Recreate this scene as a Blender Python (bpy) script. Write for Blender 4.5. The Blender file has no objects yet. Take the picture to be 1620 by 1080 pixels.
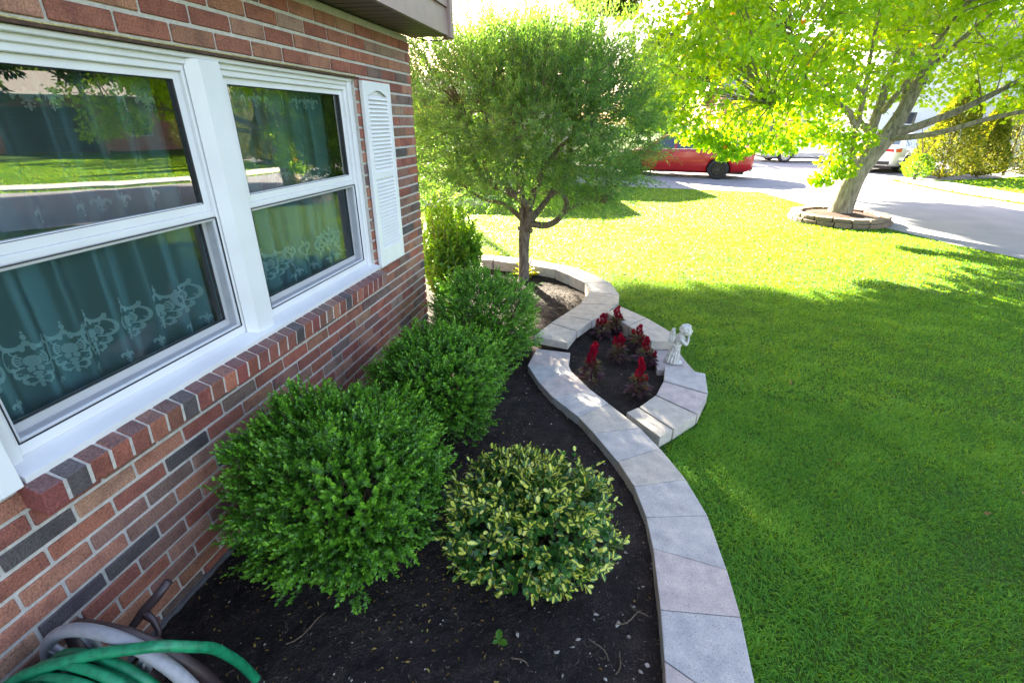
import bpy, bmesh, math, random
import numpy as np
from mathutils import Vector, Matrix, noise

# ------------------------------------------------------------------ camera, sky, sun, exposure
SC = bpy.context.scene
COL = SC.collection
SUN_AZ = math.radians(31.0)        # west of the wall direction (+Y), towards -X
SUN_EL = math.radians(22.0)
cam_data = bpy.data.cameras.new("camera")
cam = bpy.data.objects.new("camera", cam_data)
COL.objects.link(cam)
SC.camera = cam
cam_data.sensor_width = 36.0
cam_data.lens = 770.79 * 36.0 / 1620.0
cam_data.clip_start = 0.02
cam_data.clip_end = 1500.0
_p, _yaw, _r = 0.423664, 0.200603, 0.003533
_F = Vector((-math.sin(_yaw) * math.cos(_p), math.cos(_yaw) * math.cos(_p), -math.sin(_p)))
_x = _F.cross(Vector((0, 0, 1))).normalized()
_u = _x.cross(_F)
_X = _x * math.cos(_r) + _u * math.sin(_r)
_U = -_x * math.sin(_r) + _u * math.cos(_r)
CAM = Vector((1.5144, 0.0, 1.723))
cam.matrix_world = Matrix(((_X.x, _U.x, -_F.x, CAM.x), (_X.y, _U.y, -_F.y, CAM.y), (_X.z, _U.z, -_F.z, CAM.z), (0, 0, 0, 1)))

world = bpy.data.worlds.new("World")
SC.world = world
world.use_nodes = True
wn = world.node_tree
sky = wn.nodes.new("ShaderNodeTexSky")
sky.sky_type = 'NISHITA'
sky.sun_disc = False
sky.sun_elevation = SUN_EL
sky.sun_rotation = -SUN_AZ
sky.air_density = 1.0
sky.dust_density = 1.6
sky.ozone_density = 1.0
_tint = wn.nodes.new("ShaderNodeMix"); _tint.data_type = 'RGBA'; _tint.blend_type = 'MULTIPLY'; _tint.inputs[0].default_value = 1.0
_tint.inputs[7].default_value = (1.15, 0.99, 0.96, 1)      # camera white balance
wn.links.new(sky.outputs[0], _tint.inputs[6])
wn.links.new(_tint.outputs[2], wn.nodes["Background"].inputs[0])
wn.nodes["Background"].inputs[1].default_value = 0.05

sun_data = bpy.data.lights.new("sun", 'SUN')
sun_data.energy = 5.0
sun_data.angle = math.radians(0.55)
sun_data.color = (1.0, 0.88, 0.68)
sun = bpy.data.objects.new("sun", sun_data)
COL.objects.link(sun)
TO_SUN = Vector((-math.sin(SUN_AZ) * math.cos(SUN_EL), math.cos(SUN_AZ) * math.cos(SUN_EL), math.sin(SUN_EL)))
sun.rotation_euler = TO_SUN.to_track_quat('Z', 'Y').to_euler()
sun.location = (-10, 20, 15)

SC.view_settings.view_transform = 'Standard'
SC.view_settings.look = 'None'
SC.view_settings.gamma = 1.0
SC.view_settings.exposure = 4.3
SC.cycles.max_bounces = 8
SC.cycles.diffuse_bounces = 4
SC.cycles.transparent_max_bounces = 16
SC.cycles.use_denoising = True
SC.cycles.caustics_reflective = False
SC.cycles.caustics_refractive = False
SC.cycles.sample_clamp_indirect = 6.0

# ------------------------------------------------------------------ helpers
RNG = np.random.default_rng(11)
random.seed(5)


class MB:
    """collects polygons for ONE mesh object"""
    def __init__(s):
        s.v = []; s.f = []; s.m = []; s.c = []
    def face(s, pts, m=0, c=(1, 1, 1)):
        i = len(s.v); s.v += [tuple(p) for p in pts]
        s.f.append(list(range(i, i + len(pts)))); s.m.append(m); s.c.append(c)
    def box(s, a, b, m=0, c=(1, 1, 1), M=None):
        x0, y0, z0 = a; x1, y1, z1 = b
        P = [(x0, y0, z0), (x1, y0, z0), (x1, y1, z0), (x0, y1, z0), (x0, y0, z1), (x1, y0, z1), (x1, y1, z1), (x0, y1, z1)]
        if M is not None: P = [tuple(M @ Vector(p)) for p in P]
        i = len(s.v); s.v += P
        for q in ((3, 2, 1, 0), (4, 5, 6, 7), (0, 1, 5, 4), (1, 2, 6, 5), (2, 3, 7, 6), (3, 0, 4, 7)):
            s.f.append([i + k for k in q]); s.m.append(m); s.c.append(c)
    def cbox(s, a, b, ch, m=0, c=(1, 1, 1), M=None):
        """box with chamfered edges (a convex hull of 24 points)"""
        bm = bmesh.new()
        for x in (0, 1):
            for y in (0, 1):
                for z in (0, 1):
                    px, py, pz = (a[0], b[0])[x], (a[1], b[1])[y], (a[2], b[2])[z]
                    sx, sy, sz = (1, -1)[x] * ch, (1, -1)[y] * ch, (1, -1)[z] * ch
                    bm.verts.new((px, py + sy, pz + sz)); bm.verts.new((px + sx, py, pz + sz)); bm.verts.new((px + sx, py + sy, pz))
        bmesh.ops.convex_hull(bm, input=bm.verts)
        s.bm(bm, m, c, M); bm.free()
    def bm(s, bm, m=0, c=(1, 1, 1), M=None):
        bm.verts.index_update(); i = len(s.v)
        s.v += [tuple(M @ v.co) if M is not None else tuple(v.co) for v in bm.verts]
        for f in bm.faces:
            s.f.append([i + v.index for v in f.verts]); s.m.append(m); s.c.append(c)
    def prism(s, poly, z0, z1, m=0, c=(1, 1, 1)):
        n = len(poly)
        ar = sum(poly[k][0] * poly[(k + 1) % n][1] - poly[(k + 1) % n][0] * poly[k][1] for k in range(n))
        if ar < 0: poly = poly[::-1]
        i = len(s.v); s.v += [(p[0], p[1], z0) for p in poly] + [(p[0], p[1], z1) for p in poly]
        s.f.append([i + n + k for k in range(n)]); s.f.append([i + k for k in range(n)][::-1])
        for k in range(n): s.f.append([i + k, i + (k + 1) % n, i + n + (k + 1) % n, i + n + k])
        s.m += [m] * (n + 2); s.c += [c] * (n + 2)
    def tube(s, pts, rad, n=8, m=0, c=(1, 1, 1), cap=True):
        pts = [Vector(p) for p in pts]
        if not hasattr(rad, '__len__'): rad = [rad] * len(pts)
        i0 = len(s.v); ref = None
        for k, p in enumerate(pts):
            d = (pts[min(k + 1, len(pts) - 1)] - pts[max(k - 1, 0)]).normalized()
            if ref is None:
                ref = d.orthogonal().normalized()
            ref = (ref - d * ref.dot(d)); ref = ref.normalized() if ref.length > 1e-6 else d.orthogonal().normalized()
            b = d.cross(ref)
            for j in range(n):
                a = 2 * math.pi * j / n
                s.v.append(tuple(p + (ref * math.cos(a) + b * math.sin(a)) * rad[k]))
        for k in range(len(pts) - 1):
            for j in range(n):
                a = i0 + k * n + j; b2 = i0 + k * n + (j + 1) % n
                s.f.append([a, b2, b2 + n, a + n]); s.m.append(m); s.c.append(c)
        if cap:
            s.f.append([i0 + j for j in range(n)][::-1]); s.f.append([i0 + (len(pts) - 1) * n + j for j in range(n)])
            s.m += [m, m]; s.c += [c, c]
    def lathe(s, prof, axis, org, n=24, m=0, c=(1, 1, 1)):
        """prof: list of (r, h) revolved about axis through org"""
        ax = Vector(axis).normalized(); u = ax.orthogonal().normalized(); w = ax.cross(u); o = Vector(org); i0 = len(s.v)
        for r, h in prof:
            for j in range(n):
                a = 2 * math.pi * j / n
                s.v.append(tuple(o + ax * h + (u * math.cos(a) + w * math.sin(a)) * r))
        for k in range(len(prof) - 1):
            for j in range(n):
                a = i0 + k * n + j; b = i0 + k * n + (j + 1) % n
                s.f.append([a, b, b + n, a + n]); s.m.append(m); s.c.append(c)
    def grid(s, fn, nu, nv, m=0, c=(1, 1, 1)):
        i0 = len(s.v)
        for a in range(nu + 1):
            for b in range(nv + 1): s.v.append(tuple(fn(a / nu, b / nv)))
        for a in range(nu):
            for b in range(nv):
                q = i0 + a * (nv + 1) + b
                s.f.append([q, q + nv + 1, q + nv + 2, q + 1]); s.m.append(m); s.c.append(c)
    def build(s, name, mats, parent=None, smooth=False, col=False, loc=None):
        me = bpy.data.meshes.new(name)
        V = s.v
        if loc is not None: V = [(p[0] - loc[0], p[1] - loc[1], p[2] - loc[2]) for p in s.v]
        me.from_pydata(V, [], s.f)
        if not isinstance(mats, (list, tuple)): mats = [mats]
        for mm in mats: me.materials.append(mm)
        me.polygons.foreach_set('material_index', s.m)
        if smooth: me.polygons.foreach_set('use_smooth', [True] * len(s.f))
        if col:
            at = me.attributes.new('bcol', 'FLOAT_COLOR', 'FACE')
            at.data.foreach_set('color', np.array([(*c, 1.0) for c in s.c], dtype=np.float32).ravel())
        me.validate(); me.update()
        return link(name, me, parent, loc)


def link(name, me, parent=None, loc=None):
    o = bpy.data.objects.new(name, me); COL.objects.link(o)
    if loc is not None: o.location = loc
    if parent is not None:
        o.parent = parent
        o.matrix_parent_inverse = Matrix.Translation(parent.location).inverted() if parent.type == 'EMPTY' and parent.parent is None else Matrix()
    return o


def tag(o, label=None, cat=None, group=None, kind=None):
    if label: o['label'] = label
    if cat: o['category'] = cat
    if group: o['group'] = group
    if kind: o['kind'] = kind
    return o


def thing(name, label, cat, loc=(0, 0, 0), group=None):
    o = bpy.data.objects.new(name, None); COL.objects.link(o); o.location = loc; o.empty_display_size = 0.1
    return tag(o, label, cat, group)


def raw_mesh(name, V, sizes, idx, mat, parent=None, face_attr=None, point_attr=None, smooth=False):
    """fast mesh from numpy: V (n,3), face sizes, flat indices"""
    me = bpy.data.meshes.new(name)
    me.vertices.add(len(V)); me.vertices.foreach_set('co', np.asarray(V, np.float32).ravel())
    me.loops.add(len(idx)); me.loops.foreach_set('vertex_index', np.asarray(idx, np.int32))
    st = np.zeros(len(sizes), np.int32); st[1:] = np.cumsum(sizes)[:-1]
    me.polygons.add(len(sizes)); me.polygons.foreach_set('loop_start', st); me.polygons.foreach_set('loop_total', np.asarray(sizes, np.int32))
    if smooth: me.polygons.foreach_set('use_smooth', np.ones(len(sizes), bool))
    me.materials.append(mat)
    me.update(calc_edges=True)
    if face_attr is not None:
        a = me.attributes.new('rnd', 'FLOAT', 'FACE'); a.data.foreach_set('value', np.asarray(face_attr, np.float32))
    if point_attr is not None:
        a = me.attributes.new('luv', 'FLOAT_VECTOR', 'POINT'); a.data.foreach_set('vector', np.asarray(point_attr, np.float32).ravel())
    return link(name, me, parent)


def unit(a):
    return a / np.maximum(np.linalg.norm(a, axis=-1, keepdims=True), 1e-9)


LEAF_OVAL = (np.array([(0, 0, 0), (.3, .42, .10), (.7, .40, .10), (1, 0, -.02), (.7, -.40, .10), (.3, -.42, .10), (.5, 0, 0)], float), [(0, 6, 2, 1), (6, 3, 2), (0, 5, 4, 6), (6, 4, 3)])
LEAF_THIN = (np.array([(0, 0, 0), (.35, .5, .04), (1, 0, -.06), (.35, -.5, .04)], float), [(0, 3, 2, 1)])
LEAF_KITE = (np.array([(0, 0, 0), (.45, .5, .08), (1, 0, -.05), (.45, -.5, .08)], float), [(0, 2, 1), (0, 3, 2)])
LEAF_MAPLE = (np.array([(0, 0, 0), (.18, .40, .02), (.30, .24, .04), (.56, .55, .0), (.62, .22, .05), (1, 0, -.06), (.62, -.22, .05), (.56, -.55, .0), (.30, -.24, .04), (.18, -.40, .02)], float), [(0, 5, 4, 3, 2, 1), (0, 9, 8, 7, 6, 5)])


def leaves(name, P, D, N, L, W, tmpl, mat, parent=None, rnd=None, luv=False):
    T, faces = tmpl
    P = np.asarray(P); n = len(P)
    D = unit(np.asarray(D)); S = unit(np.cross(N, D)); Nn = np.cross(D, S)
    L = np.broadcast_to(np.asarray(L, float), (n,)); W = np.broadcast_to(np.asarray(W, float), (n,))
    V = (P[:, None] + D[:, None] * (T[None, :, 0:1] * L[:, None, None]) + S[:, None] * (T[None, :, 1:2] * W[:, None, None])
         + Nn[:, None] * (T[None, :, 2:3] * L[:, None, None])).reshape(-1, 3)
    k = len(T)
    base = (np.arange(n) * k)[:, None]
    flat = np.concatenate([np.array(f) for f in faces]); sz = np.array([len(f) for f in faces])
    idx = (base + flat[None]).ravel(); sizes = np.tile(sz, n)
    if rnd is None: rnd = RNG.random(n)
    return raw_mesh(name, V, sizes, idx, mat, parent, np.repeat(rnd, len(faces)), np.tile(T, (n, 1)) if luv else None)


def rand_dirs(n, rng=RNG):
    return unit(rng.normal(size=(n, 3)))


def lump(P, f, seed=0.0):
    return np.array([noise.noise(Vector((p[0] * f + seed, p[1] * f - seed, p[2] * f + 2 * seed))) for p in P])


def inpoly(x, y, poly):
    x = np.asarray(x); y = np.asarray(y); r = np.zeros(x.shape, bool)
    for (x0, y0), (x1, y1) in zip(poly, poly[1:] + poly[:1]):
        c = ((y0 > y) != (y1 > y)) & (x < (x1 - x0) * (y - y0) / (y1 - y0 + 1e-12) + x0)
        r ^= c
    return r


# ------------------------------------------------------------------ materials
def nm(name):
    m = bpy.data.materials.new(name); m.use_nodes = True
    t = m.node_tree; return m, t, t.nodes, t.links, t.nodes['Principled BSDF']


def ramp(nd, stops):
    r = nd.new('ShaderNodeValToRGB'); e = r.color_ramp.elements
    e[0].position, e[0].color = stops[0][0], (*stops[0][1], 1)
    e[1].position, e[1].color = stops[-1][0], (*stops[-1][1], 1)
    for p, c in stops[1:-1]:
        q = e.new(p); q.color = (*c, 1)
    return r


def simple(name, col, rough=.6, metal=0.0, var=.12, scale=30., bump=0.0, coat=0.0, bscale=None, spec=None):
    m, t, nd, lk, b = nm(name)
    geo = nd.new('ShaderNodeNewGeometry')
    n1 = nd.new('ShaderNodeTexNoise'); n1.inputs['Scale'].default_value = scale; n1.inputs['Detail'].default_value = 5
    lk.new(geo.outputs['Position'], n1.inputs['Vector'])
    c0 = tuple(max(0, c * (1 - var)) for c in col); c1 = tuple(min(1, c * (1 + var)) for c in col)
    r = ramp(nd, [(.3, c0), (.7, c1)]); lk.new(n1.outputs['Fac'], r.inputs[0]); lk.new(r.outputs[0], b.inputs['Base Color'])
    b.inputs['Roughness'].default_value = rough; b.inputs['Metallic'].default_value = metal
    b.inputs['Coat Weight'].default_value = coat
    if spec is not None: b.inputs['Specular IOR Level'].default_value = spec
    if bump:
        n2 = nd.new('ShaderNodeTexNoise'); n2.inputs['Scale'].default_value = bscale or scale * 3; n2.inputs['Detail'].default_value = 6
        lk.new(geo.outputs['Position'], n2.inputs['Vector'])
        bp = nd.new('ShaderNodeBump'); bp.inputs['Strength'].default_value = bump; bp.inputs['Distance'].default_value = .01
        lk.new(n2.outputs['Fac'], bp.inputs['Height']); lk.new(bp.outputs[0], b.inputs['Normal'])
    return m


def leaf_mat(name, stops, trans=.4, tcol=(1.0, 1.0, .5), rough=.45, spec=.4, clump=0.0, cscale=6.):
    """leaf: diffuse+gloss front and translucency; colour ramp driven by a per-leaf random number"""
    m, t, nd, lk, b = nm(name)
    at = nd.new('ShaderNodeAttribute'); at.attribute_name = 'rnd'
    r = ramp(nd, stops)
    src = at.outputs['Fac']
    if clump:
        geo = nd.new('ShaderNodeNewGeometry'); n1 = nd.new('ShaderNodeTexNoise'); n1.inputs['Scale'].default_value = cscale; n1.inputs['Detail'].default_value = 3
        lk.new(geo.outputs['Position'], n1.inputs['Vector'])
        mx = nd.new('ShaderNodeMix'); mx.inputs[0].default_value = clump; lk.new(src, mx.inputs[2]); lk.new(n1.outputs['Fac'], mx.inputs[3]); src = mx.outputs[0]
    lk.new(src, r.inputs[0]); lk.new(r.outputs[0], b.inputs['Base Color'])
    b.inputs['Roughness'].default_value = rough; b.inputs['Specular IOR Level'].default_value = spec
    tr = nd.new('ShaderNodeBsdfTranslucent')
    mu = nd.new('ShaderNodeMix'); mu.data_type = 'RGBA'; mu.blend_type = 'MULTIPLY'; mu.inputs[0].default_value = 1
    lk.new(r.outputs[0], mu.inputs[6]); mu.inputs[7].default_value = (*tcol, 1); lk.new(mu.outputs[2], tr.inputs['Color'])
    ms = nd.new('ShaderNodeMixShader'); ms.inputs[0].default_value = trans
    lk.new(b.outputs[0], ms.inputs[1]); lk.new(tr.outputs[0], ms.inputs[2]); lk.new(ms.outputs[0], nd['Material Output'].inputs[0])
    return m


def brick_mat(name):
    m, t, nd, lk, b = nm(name)
    at = nd.new('ShaderNodeAttribute'); at.attribute_name = 'bcol'
    geo = nd.new('ShaderNodeNewGeometry')
    n1 = nd.new('ShaderNodeTexNoise'); n1.inputs['Scale'].default_value = 11; n1.inputs['Detail'].default_value = 4; n1.inputs['Roughness'].default_value = .6
    n2 = nd.new('ShaderNodeTexNoise'); n2.inputs['Scale'].default_value = 160; n2.inputs['Detail'].default_value = 6
    for n in (n1, n2): lk.new(geo.outputs['Position'], n.inputs['Vector'])
    r1 = ramp(nd, [(.46, (0, 0, 0)), (.62, (1, 1, 1))]); lk.new(n1.outputs['Fac'], r1.inputs[0])
    mx = nd.new('ShaderNodeMix'); mx.data_type = 'RGBA'; mx.blend_type = 'MULTIPLY'
    ml = nd.new('ShaderNodeMath'); ml.operation = 'MULTIPLY'; ml.inputs[1].default_value = .8; lk.new(r1.outputs[0], ml.inputs[0]); lk.new(ml.outputs[0], mx.inputs[0])
    lk.new(at.outputs['Color'], mx.inputs[6]); mx.inputs[7].default_value = (.66, .62, .66, 1)
    r2 = ramp(nd, [(.28, (.55, .53, .52)), (.72, (1.45, 1.42, 1.38))]); lk.new(n2.outputs['Fac'], r2.inputs[0])
    m2 = nd.new('ShaderNodeMix'); m2.data_type = 'RGBA'; m2.blend_type = 'MULTIPLY'; m2.inputs[0].default_value = 1
    lk.new(mx.outputs[2], m2.inputs[6]); lk.new(r2.outputs[0], m2.inputs[7]); lk.new(m2.outputs[2], b.inputs['Base Color'])
    b.inputs['Roughness'].default_value = .78
    bp = nd.new('ShaderNodeBump'); bp.inputs['Strength'].default_value = .8; bp.inputs['Distance'].default_value = .006
    lk.new(n2.outputs['Fac'], bp.inputs['Height']); lk.new(bp.outputs[0], b.inputs['Normal'])
    return m


def stone_mat(name, speck=.5):
    """concrete stone; tint is the object's own colour"""
    m, t, nd, lk, b = nm(name)
    oi = nd.new('ShaderNodeObjectInfo'); geo = nd.new('ShaderNodeNewGeometry')
    n1 = nd.new('ShaderNodeTexNoise'); n1.inputs['Scale'].default_value = 14; n1.inputs['Detail'].default_value = 6
    n2 = nd.new('ShaderNodeTexNoise'); n2.inputs['Scale'].default_value = 220; n2.inputs['Detail'].default_value = 4
    vo = nd.new('ShaderNodeTexVoronoi'); vo.inputs['Scale'].default_value = 95
    for n in (n1, n2, vo): lk.new(geo.outputs['Position'], n.inputs['Vector'])
    r1 = ramp(nd, [(.3, (.78, .78, .80)), (.7, (1.16, 1.12, 1.08))]); lk.new(n1.outputs['Fac'], r1.inputs[0])
    r2 = ramp(nd, [(.3, (.82, .82, .82)), (.7, (1.14, 1.14, 1.14))]); lk.new(n2.outputs['Fac'], r2.inputs[0])
    r3 = ramp(nd, [(.10, (.30, .29, .28)), (.24, (1, 1, 1))]); lk.new(vo.outputs['Distance'], r3.inputs[0])
    prev = oi.outputs['Color']
    for rr, fac in ((r1, 1), (r2, 1), (r3, speck)):
        q = nd.new('ShaderNodeMix'); q.data_type = 'RGBA'; q.blend_type = 'MULTIPLY'; q.inputs[0].default_value = fac
        lk.new(prev, q.inputs[6]); lk.new(rr.outputs[0], q.inputs[7]); prev = q.outputs[2]
    lk.new(prev, b.inputs['Base Color']); b.inputs['Roughness'].default_value = .85
    ad = nd.new('ShaderNodeMath'); ad.operation = 'ADD'; lk.new(n2.outputs['Fac'], ad.inputs[0]); lk.new(n1.outputs['Fac'], ad.inputs[1])
    bp = nd.new('ShaderNodeBump'); bp.inputs['Strength'].default_value = .5; bp.inputs['Distance'].default_value = .004
    lk.new(ad.outputs[0], bp.inputs['Height']); lk.new(bp.outputs[0], b.inputs['Normal'])
    return m


def glass_mat(name, tint=(.72, .97, 1.0), boost=2.6):
    m, t, nd, lk, b = nm(name)
    nd.remove(b)
    fr = nd.new('ShaderNodeFresnel'); fr.inputs['IOR'].default_value = boost
    tr = nd.new('ShaderNodeBsdfTransparent'); tr.inputs['Color'].default_value = (*tint, 1)
    gl = nd.new('ShaderNodeBsdfGlossy'); gl.inputs['Roughness'].default_value = 0.0; gl.inputs['Color'].default_value = (1, 1, 1, 1)
    geo = nd.new('ShaderNodeNewGeometry'); n1 = nd.new('ShaderNodeTexNoise'); n1.inputs['Scale'].default_value = 2.2
    lk.new(geo.outputs['Position'], n1.inputs['Vector'])
    bp = nd.new('ShaderNodeBump'); bp.inputs['Strength'].default_value = .02; bp.inputs['Distance'].default_value = .02
    lk.new(n1.outputs['Fac'], bp.inputs['Height']); lk.new(bp.outputs[0], gl.inputs['Normal'])
    ms = nd.new('ShaderNodeMixShader'); lk.new(fr.outputs[0], ms.inputs[0]); lk.new(tr.outputs[0], ms.inputs[1]); lk.new(gl.outputs[0], ms.inputs[2])
    lk.new(ms.outputs[0], nd['Material Output'].inputs[0])
    return m


def sheer_mat(name, col, opacity):
    m, t, nd, lk, b = nm(name)
    b.inputs['Base Color'].default_value = (*col, 1); b.inputs['Roughness'].default_value = .9
    tl = nd.new('ShaderNodeBsdfTranslucent'); tl.inputs['Color'].default_value = (*col, 1)
    m1 = nd.new('ShaderNodeMixShader'); m1.inputs[0].default_value = .35; lk.new(b.outputs[0], m1.inputs[1]); lk.new(tl.outputs[0], m1.inputs[2])
    tr = nd.new('ShaderNodeBsdfTransparent')
    m2 = nd.new('ShaderNodeMixShader'); m2.inputs[0].default_value = opacity
    lk.new(tr.outputs[0], m2.inputs[1]); lk.new(m1.outputs[0], m2.inputs[2]); lk.new(m2.outputs[0], nd['Material Output'].inputs[0])
    return m


def ground_mat(name, stops, s1, s2, rough=.95, bump=.6, dist=.02, mixf=.5):
    m, t, nd, lk, b = nm(name)
    geo = nd.new('ShaderNodeNewGeometry')
    n1 = nd.new('ShaderNodeTexNoise'); n1.inputs['Scale'].default_value = s1; n1.inputs['Detail'].default_value = 6
    n2 = nd.new('ShaderNodeTexNoise'); n2.inputs['Scale'].default_value = s2; n2.inputs['Detail'].default_value = 6
    for n in (n1, n2): lk.new(geo.outputs['Position'], n.inputs['Vector'])
    mx = nd.new('ShaderNodeMix'); mx.inputs[0].default_value = mixf; lk.new(n1.outputs['Fac'], mx.inputs[2]); lk.new(n2.outputs['Fac'], mx.inputs[3])
    r = ramp(nd, stops); lk.new(mx.outputs[0], r.inputs[0]); lk.new(r.outputs[0], b.inputs['Base Color'])
    b.inputs['Roughness'].default_value = rough; b.inputs['Specular IOR Level'].default_value = .25
    bp = nd.new('ShaderNodeBump'); bp.inputs['Strength'].default_value = bump; bp.inputs['Distance'].default_value = dist
    lk.new(n2.outputs['Fac'], bp.inputs['Height']); lk.new(bp.outputs[0], b.inputs['Normal'])
    return m


def bark_mat(name, c0, c1, sc=(40, 40, 9)):
    m, t, nd, lk, b = nm(name)
    geo = nd.new('ShaderNodeNewGeometry'); mp = nd.new('ShaderNodeMapping'); mp.inputs['Scale'].default_value = sc
    lk.new(geo.outputs['Position'], mp.inputs['Vector'])
    n1 = nd.new('ShaderNodeTexNoise'); n1.inputs['Scale'].default_value = 1; n1.inputs['Detail'].default_value = 7; lk.new(mp.outputs[0], n1.inputs['Vector'])
    r = ramp(nd, [(.33, c0), (.66, c1)]); lk.new(n1.outputs['Fac'], r.inputs[0]); lk.new(r.outputs[0], b.inputs['Base Color'])
    b.inputs['Roughness'].default_value = .9
    bp = nd.new('ShaderNodeBump'); bp.inputs['Strength'].default_value = .9; bp.inputs['Distance'].default_value = .015
    lk.new(n1.outputs['Fac'], bp.inputs['Height']); lk.new(bp.outputs[0], b.inputs['Normal'])
    return m


M = {}
M['brick'] = brick_mat('brick')
M['mortar'] = simple('mortar', (.50, .475, .43), .95, var=.15, scale=60, bump=.6, bscale=240)
M['white'] = simple('white_paint', (.70, .70, .70), .38, var=.03, scale=8)
M['vinyl'] = simple('white_vinyl', (.65, .65, .655), .34, var=.05, scale=5)
M['track'] = simple('grey_track', (.50, .51, .54), .45, var=.06, scale=30)
M['gasket'] = simple('black_gasket', (.02, .02, .022), .6)
M['lintel'] = simple('rusty_lintel', (.07, .035, .022), .8, var=.4, scale=50, bump=.4)
M['caulk'] = simple('old_caulk', (.42, .36, .16), .8, var=.3, scale=90, bump=.3)
M['siding'] = simple('mauve_siding', (.26, .18, .155), .55, var=.08, scale=12, bump=.15, bscale=90)
M['soffit'] = simple('brown_soffit', (.10, .068, .05), .5, var=.08, scale=14)
M['shingle'] = simple('roof_shingle', (.20, .185, .17), .95, var=.3, scale=20, bump=.6)
M['glass'] = glass_mat('window_glass')
M['glass_in'] = glass_mat('inner_window_glass', (.70, .96, 1.0), 1.75)
M['screen'] = sheer_mat('insect_mesh', (.05, .06, .07), .22)
M['sheer'] = sheer_mat('sheer_curtain', (.56, .84, .92), .36)
M['fold'] = sheer_mat('curtain_fold', (.60, .86, .94), .62)
M['lace'] = sheer_mat('lace_motif', (.90, .97, .98), .92)
M['room'] = simple('room_paint', (.10, .10, .105), .9)
M['concrete'] = simple('foundation_concrete', (.10, .10, .105), .95, var=.25, scale=25, bump=.6)
M['paver'] = stone_mat('paver_stone', .75)
M['ringstone'] = stone_mat('split_face_stone', .7)
M['soil'] = ground_mat('dark_soil', [(.34, (.011, .0082, .0072)), (.52, (.027, .020, .0175)), (.70, (.075, .056, .045))], 9, 130, bump=1.0, dist=.03)
M['mulch'] = ground_mat('ring_mulch', [(.35, (.025, .014, .01)), (.7, (.12, .07, .05))], 25, 140, bump=1, dist=.03)
M['lawn'] = ground_mat('lawn_ground', [(.3, (.035, .085, .008)), (.7, (.085, .155, .018))], 1.2, 60, bump=1, dist=.05)
M['asphalt'] = ground_mat('worn_asphalt', [(.3, (.17, .172, .19)), (.7, (.27, .27, .285))], 1.5, 90, bump=.3, dist=.01)
M['sidewalk'] = ground_mat('pale_concrete', [(.3, (.38, .37, .35)), (.7, (.50, .49, .46))], 2, 80, bump=.2, dist=.01)
M['grass'] = leaf_mat('grass_blade', [(0, (.022, .115, .008)), (.45, (.072, .285, .022)), (.85, (.155, .41, .042)), (1, (.26, .32, .11))], .52, (3.5, 1.5, .18), .5, .3, clump=.35, cscale=1.6)
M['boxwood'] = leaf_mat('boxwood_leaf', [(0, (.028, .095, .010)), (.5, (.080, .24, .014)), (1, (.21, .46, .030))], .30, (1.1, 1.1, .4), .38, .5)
M['shrubleaf'] = leaf_mat('shrub_leaf', [(0, (.035, .13, .012)), (.6, (.10, .27, .020)), (1, (.22, .40, .035))], .50, (2.2, 1.6, .3), .42, .5)
M['willowleaf'] = leaf_mat('willow_leaf', [(0, (.034, .11, .048)), (.6, (.105, .235, .105)), (.94, (.23, .37, .20)), (1, (.40, .32, .20))], .60, (2.9, 2.3, .45), .5, .35)
M['mapleleaf'] = leaf_mat('maple_leaf', [(0, (.09, .24, .012)), (.55, (.15, .34, .016)), (.94, (.23, .42, .024)), (1, (.42, .20, .02))], .68, (3.0, 1.9, .18), .4, .5)
M['treeleaf'] = leaf_mat('tree_leaf', [(0, (.018, .05, .008)), (.6, (.045, .095, .014)), (1, (.09, .15, .02))], .35, (1.2, 1.05, .35), .5, .3)
M['goldleaf'] = leaf_mat('golden_leaf', [(0, (.045, .095, .012)), (.5, (.145, .19, .018)), (1, (.34, .33, .03))], .45, (1.2, 1.05, .35), .6, .2)
M['hedgeleaf'] = leaf_mat('hedge_leaf', [(0, (.03, .06, .010)), (.6, (.08, .11, .015)), (1, (.20, .19, .02))], .4, (1.2, 1.05, .35), .6, .2)
M['hosta'] = leaf_mat('hosta_leaf', [(0, (.22, .26, .02)), (1, (.40, .42, .04))], .45, (1.2, 1.05, .3), .4, .4)
M['bronze'] = leaf_mat('bronze_leaf', [(0, (.060, .022, .040)), (.45, (.10, .04, .06)), (.65, (.09, .10, .03)), (.85, (.16, .13, .035)), (1, (.30, .08, .035))], .3, (1.2, .8, .7), .45, .4)
M['plume'] = leaf_mat('crimson_plume', [(0, (.10, .001, .010)), (.6, (.25, .003, .022)), (1, (.42, .012, .042))], .3, (1.2, .6, .7), .8, .1)
M['bark_willow'] = bark_mat('willow_bark', (.06, .045, .033), (.19, .15, .115), (45, 45, 16))
M['bark_maple'] = bark_mat('maple_bark', (.10, .084, .06), (.27, .23, .17), (26, 26, 5))
M['stem'] = bark_mat('shrub_stem', (.06, .04, .025), (.17, .12, .075), (60, 60, 30))
M['statue'] = simple('weathered_statue', (.47, .455, .41), .85, var=.32, scale=45, bump=.4, bscale=160)
M['hose'] = simple('green_hose', (.008, .19, .08), .42, var=.35, scale=55, bump=.2, bscale=300)
M['reel_grey'] = simple('grey_reel', (.25, .25, .265), .5, var=.1, scale=60, bump=.15)
M['reel_brown'] = simple('brown_reel', (.045, .028, .030), .42, var=.15, scale=40)
M['metal'] = simple('bright_metal', (.6, .6, .62), .25, metal=1.0)
M['red'] = simple('red_car_paint', (.34, .006, .008), .32, var=.02, scale=3, coat=.35)
M['carwhite'] = simple('white_car_paint', (.75, .75, .76), .25, var=.02, scale=3, coat=1.0)
M['carsilver'] = simple('silver_car_paint', (.52, .53, .55), .3, metal=.3, var=.02, scale=3, coat=1.0)
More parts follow.
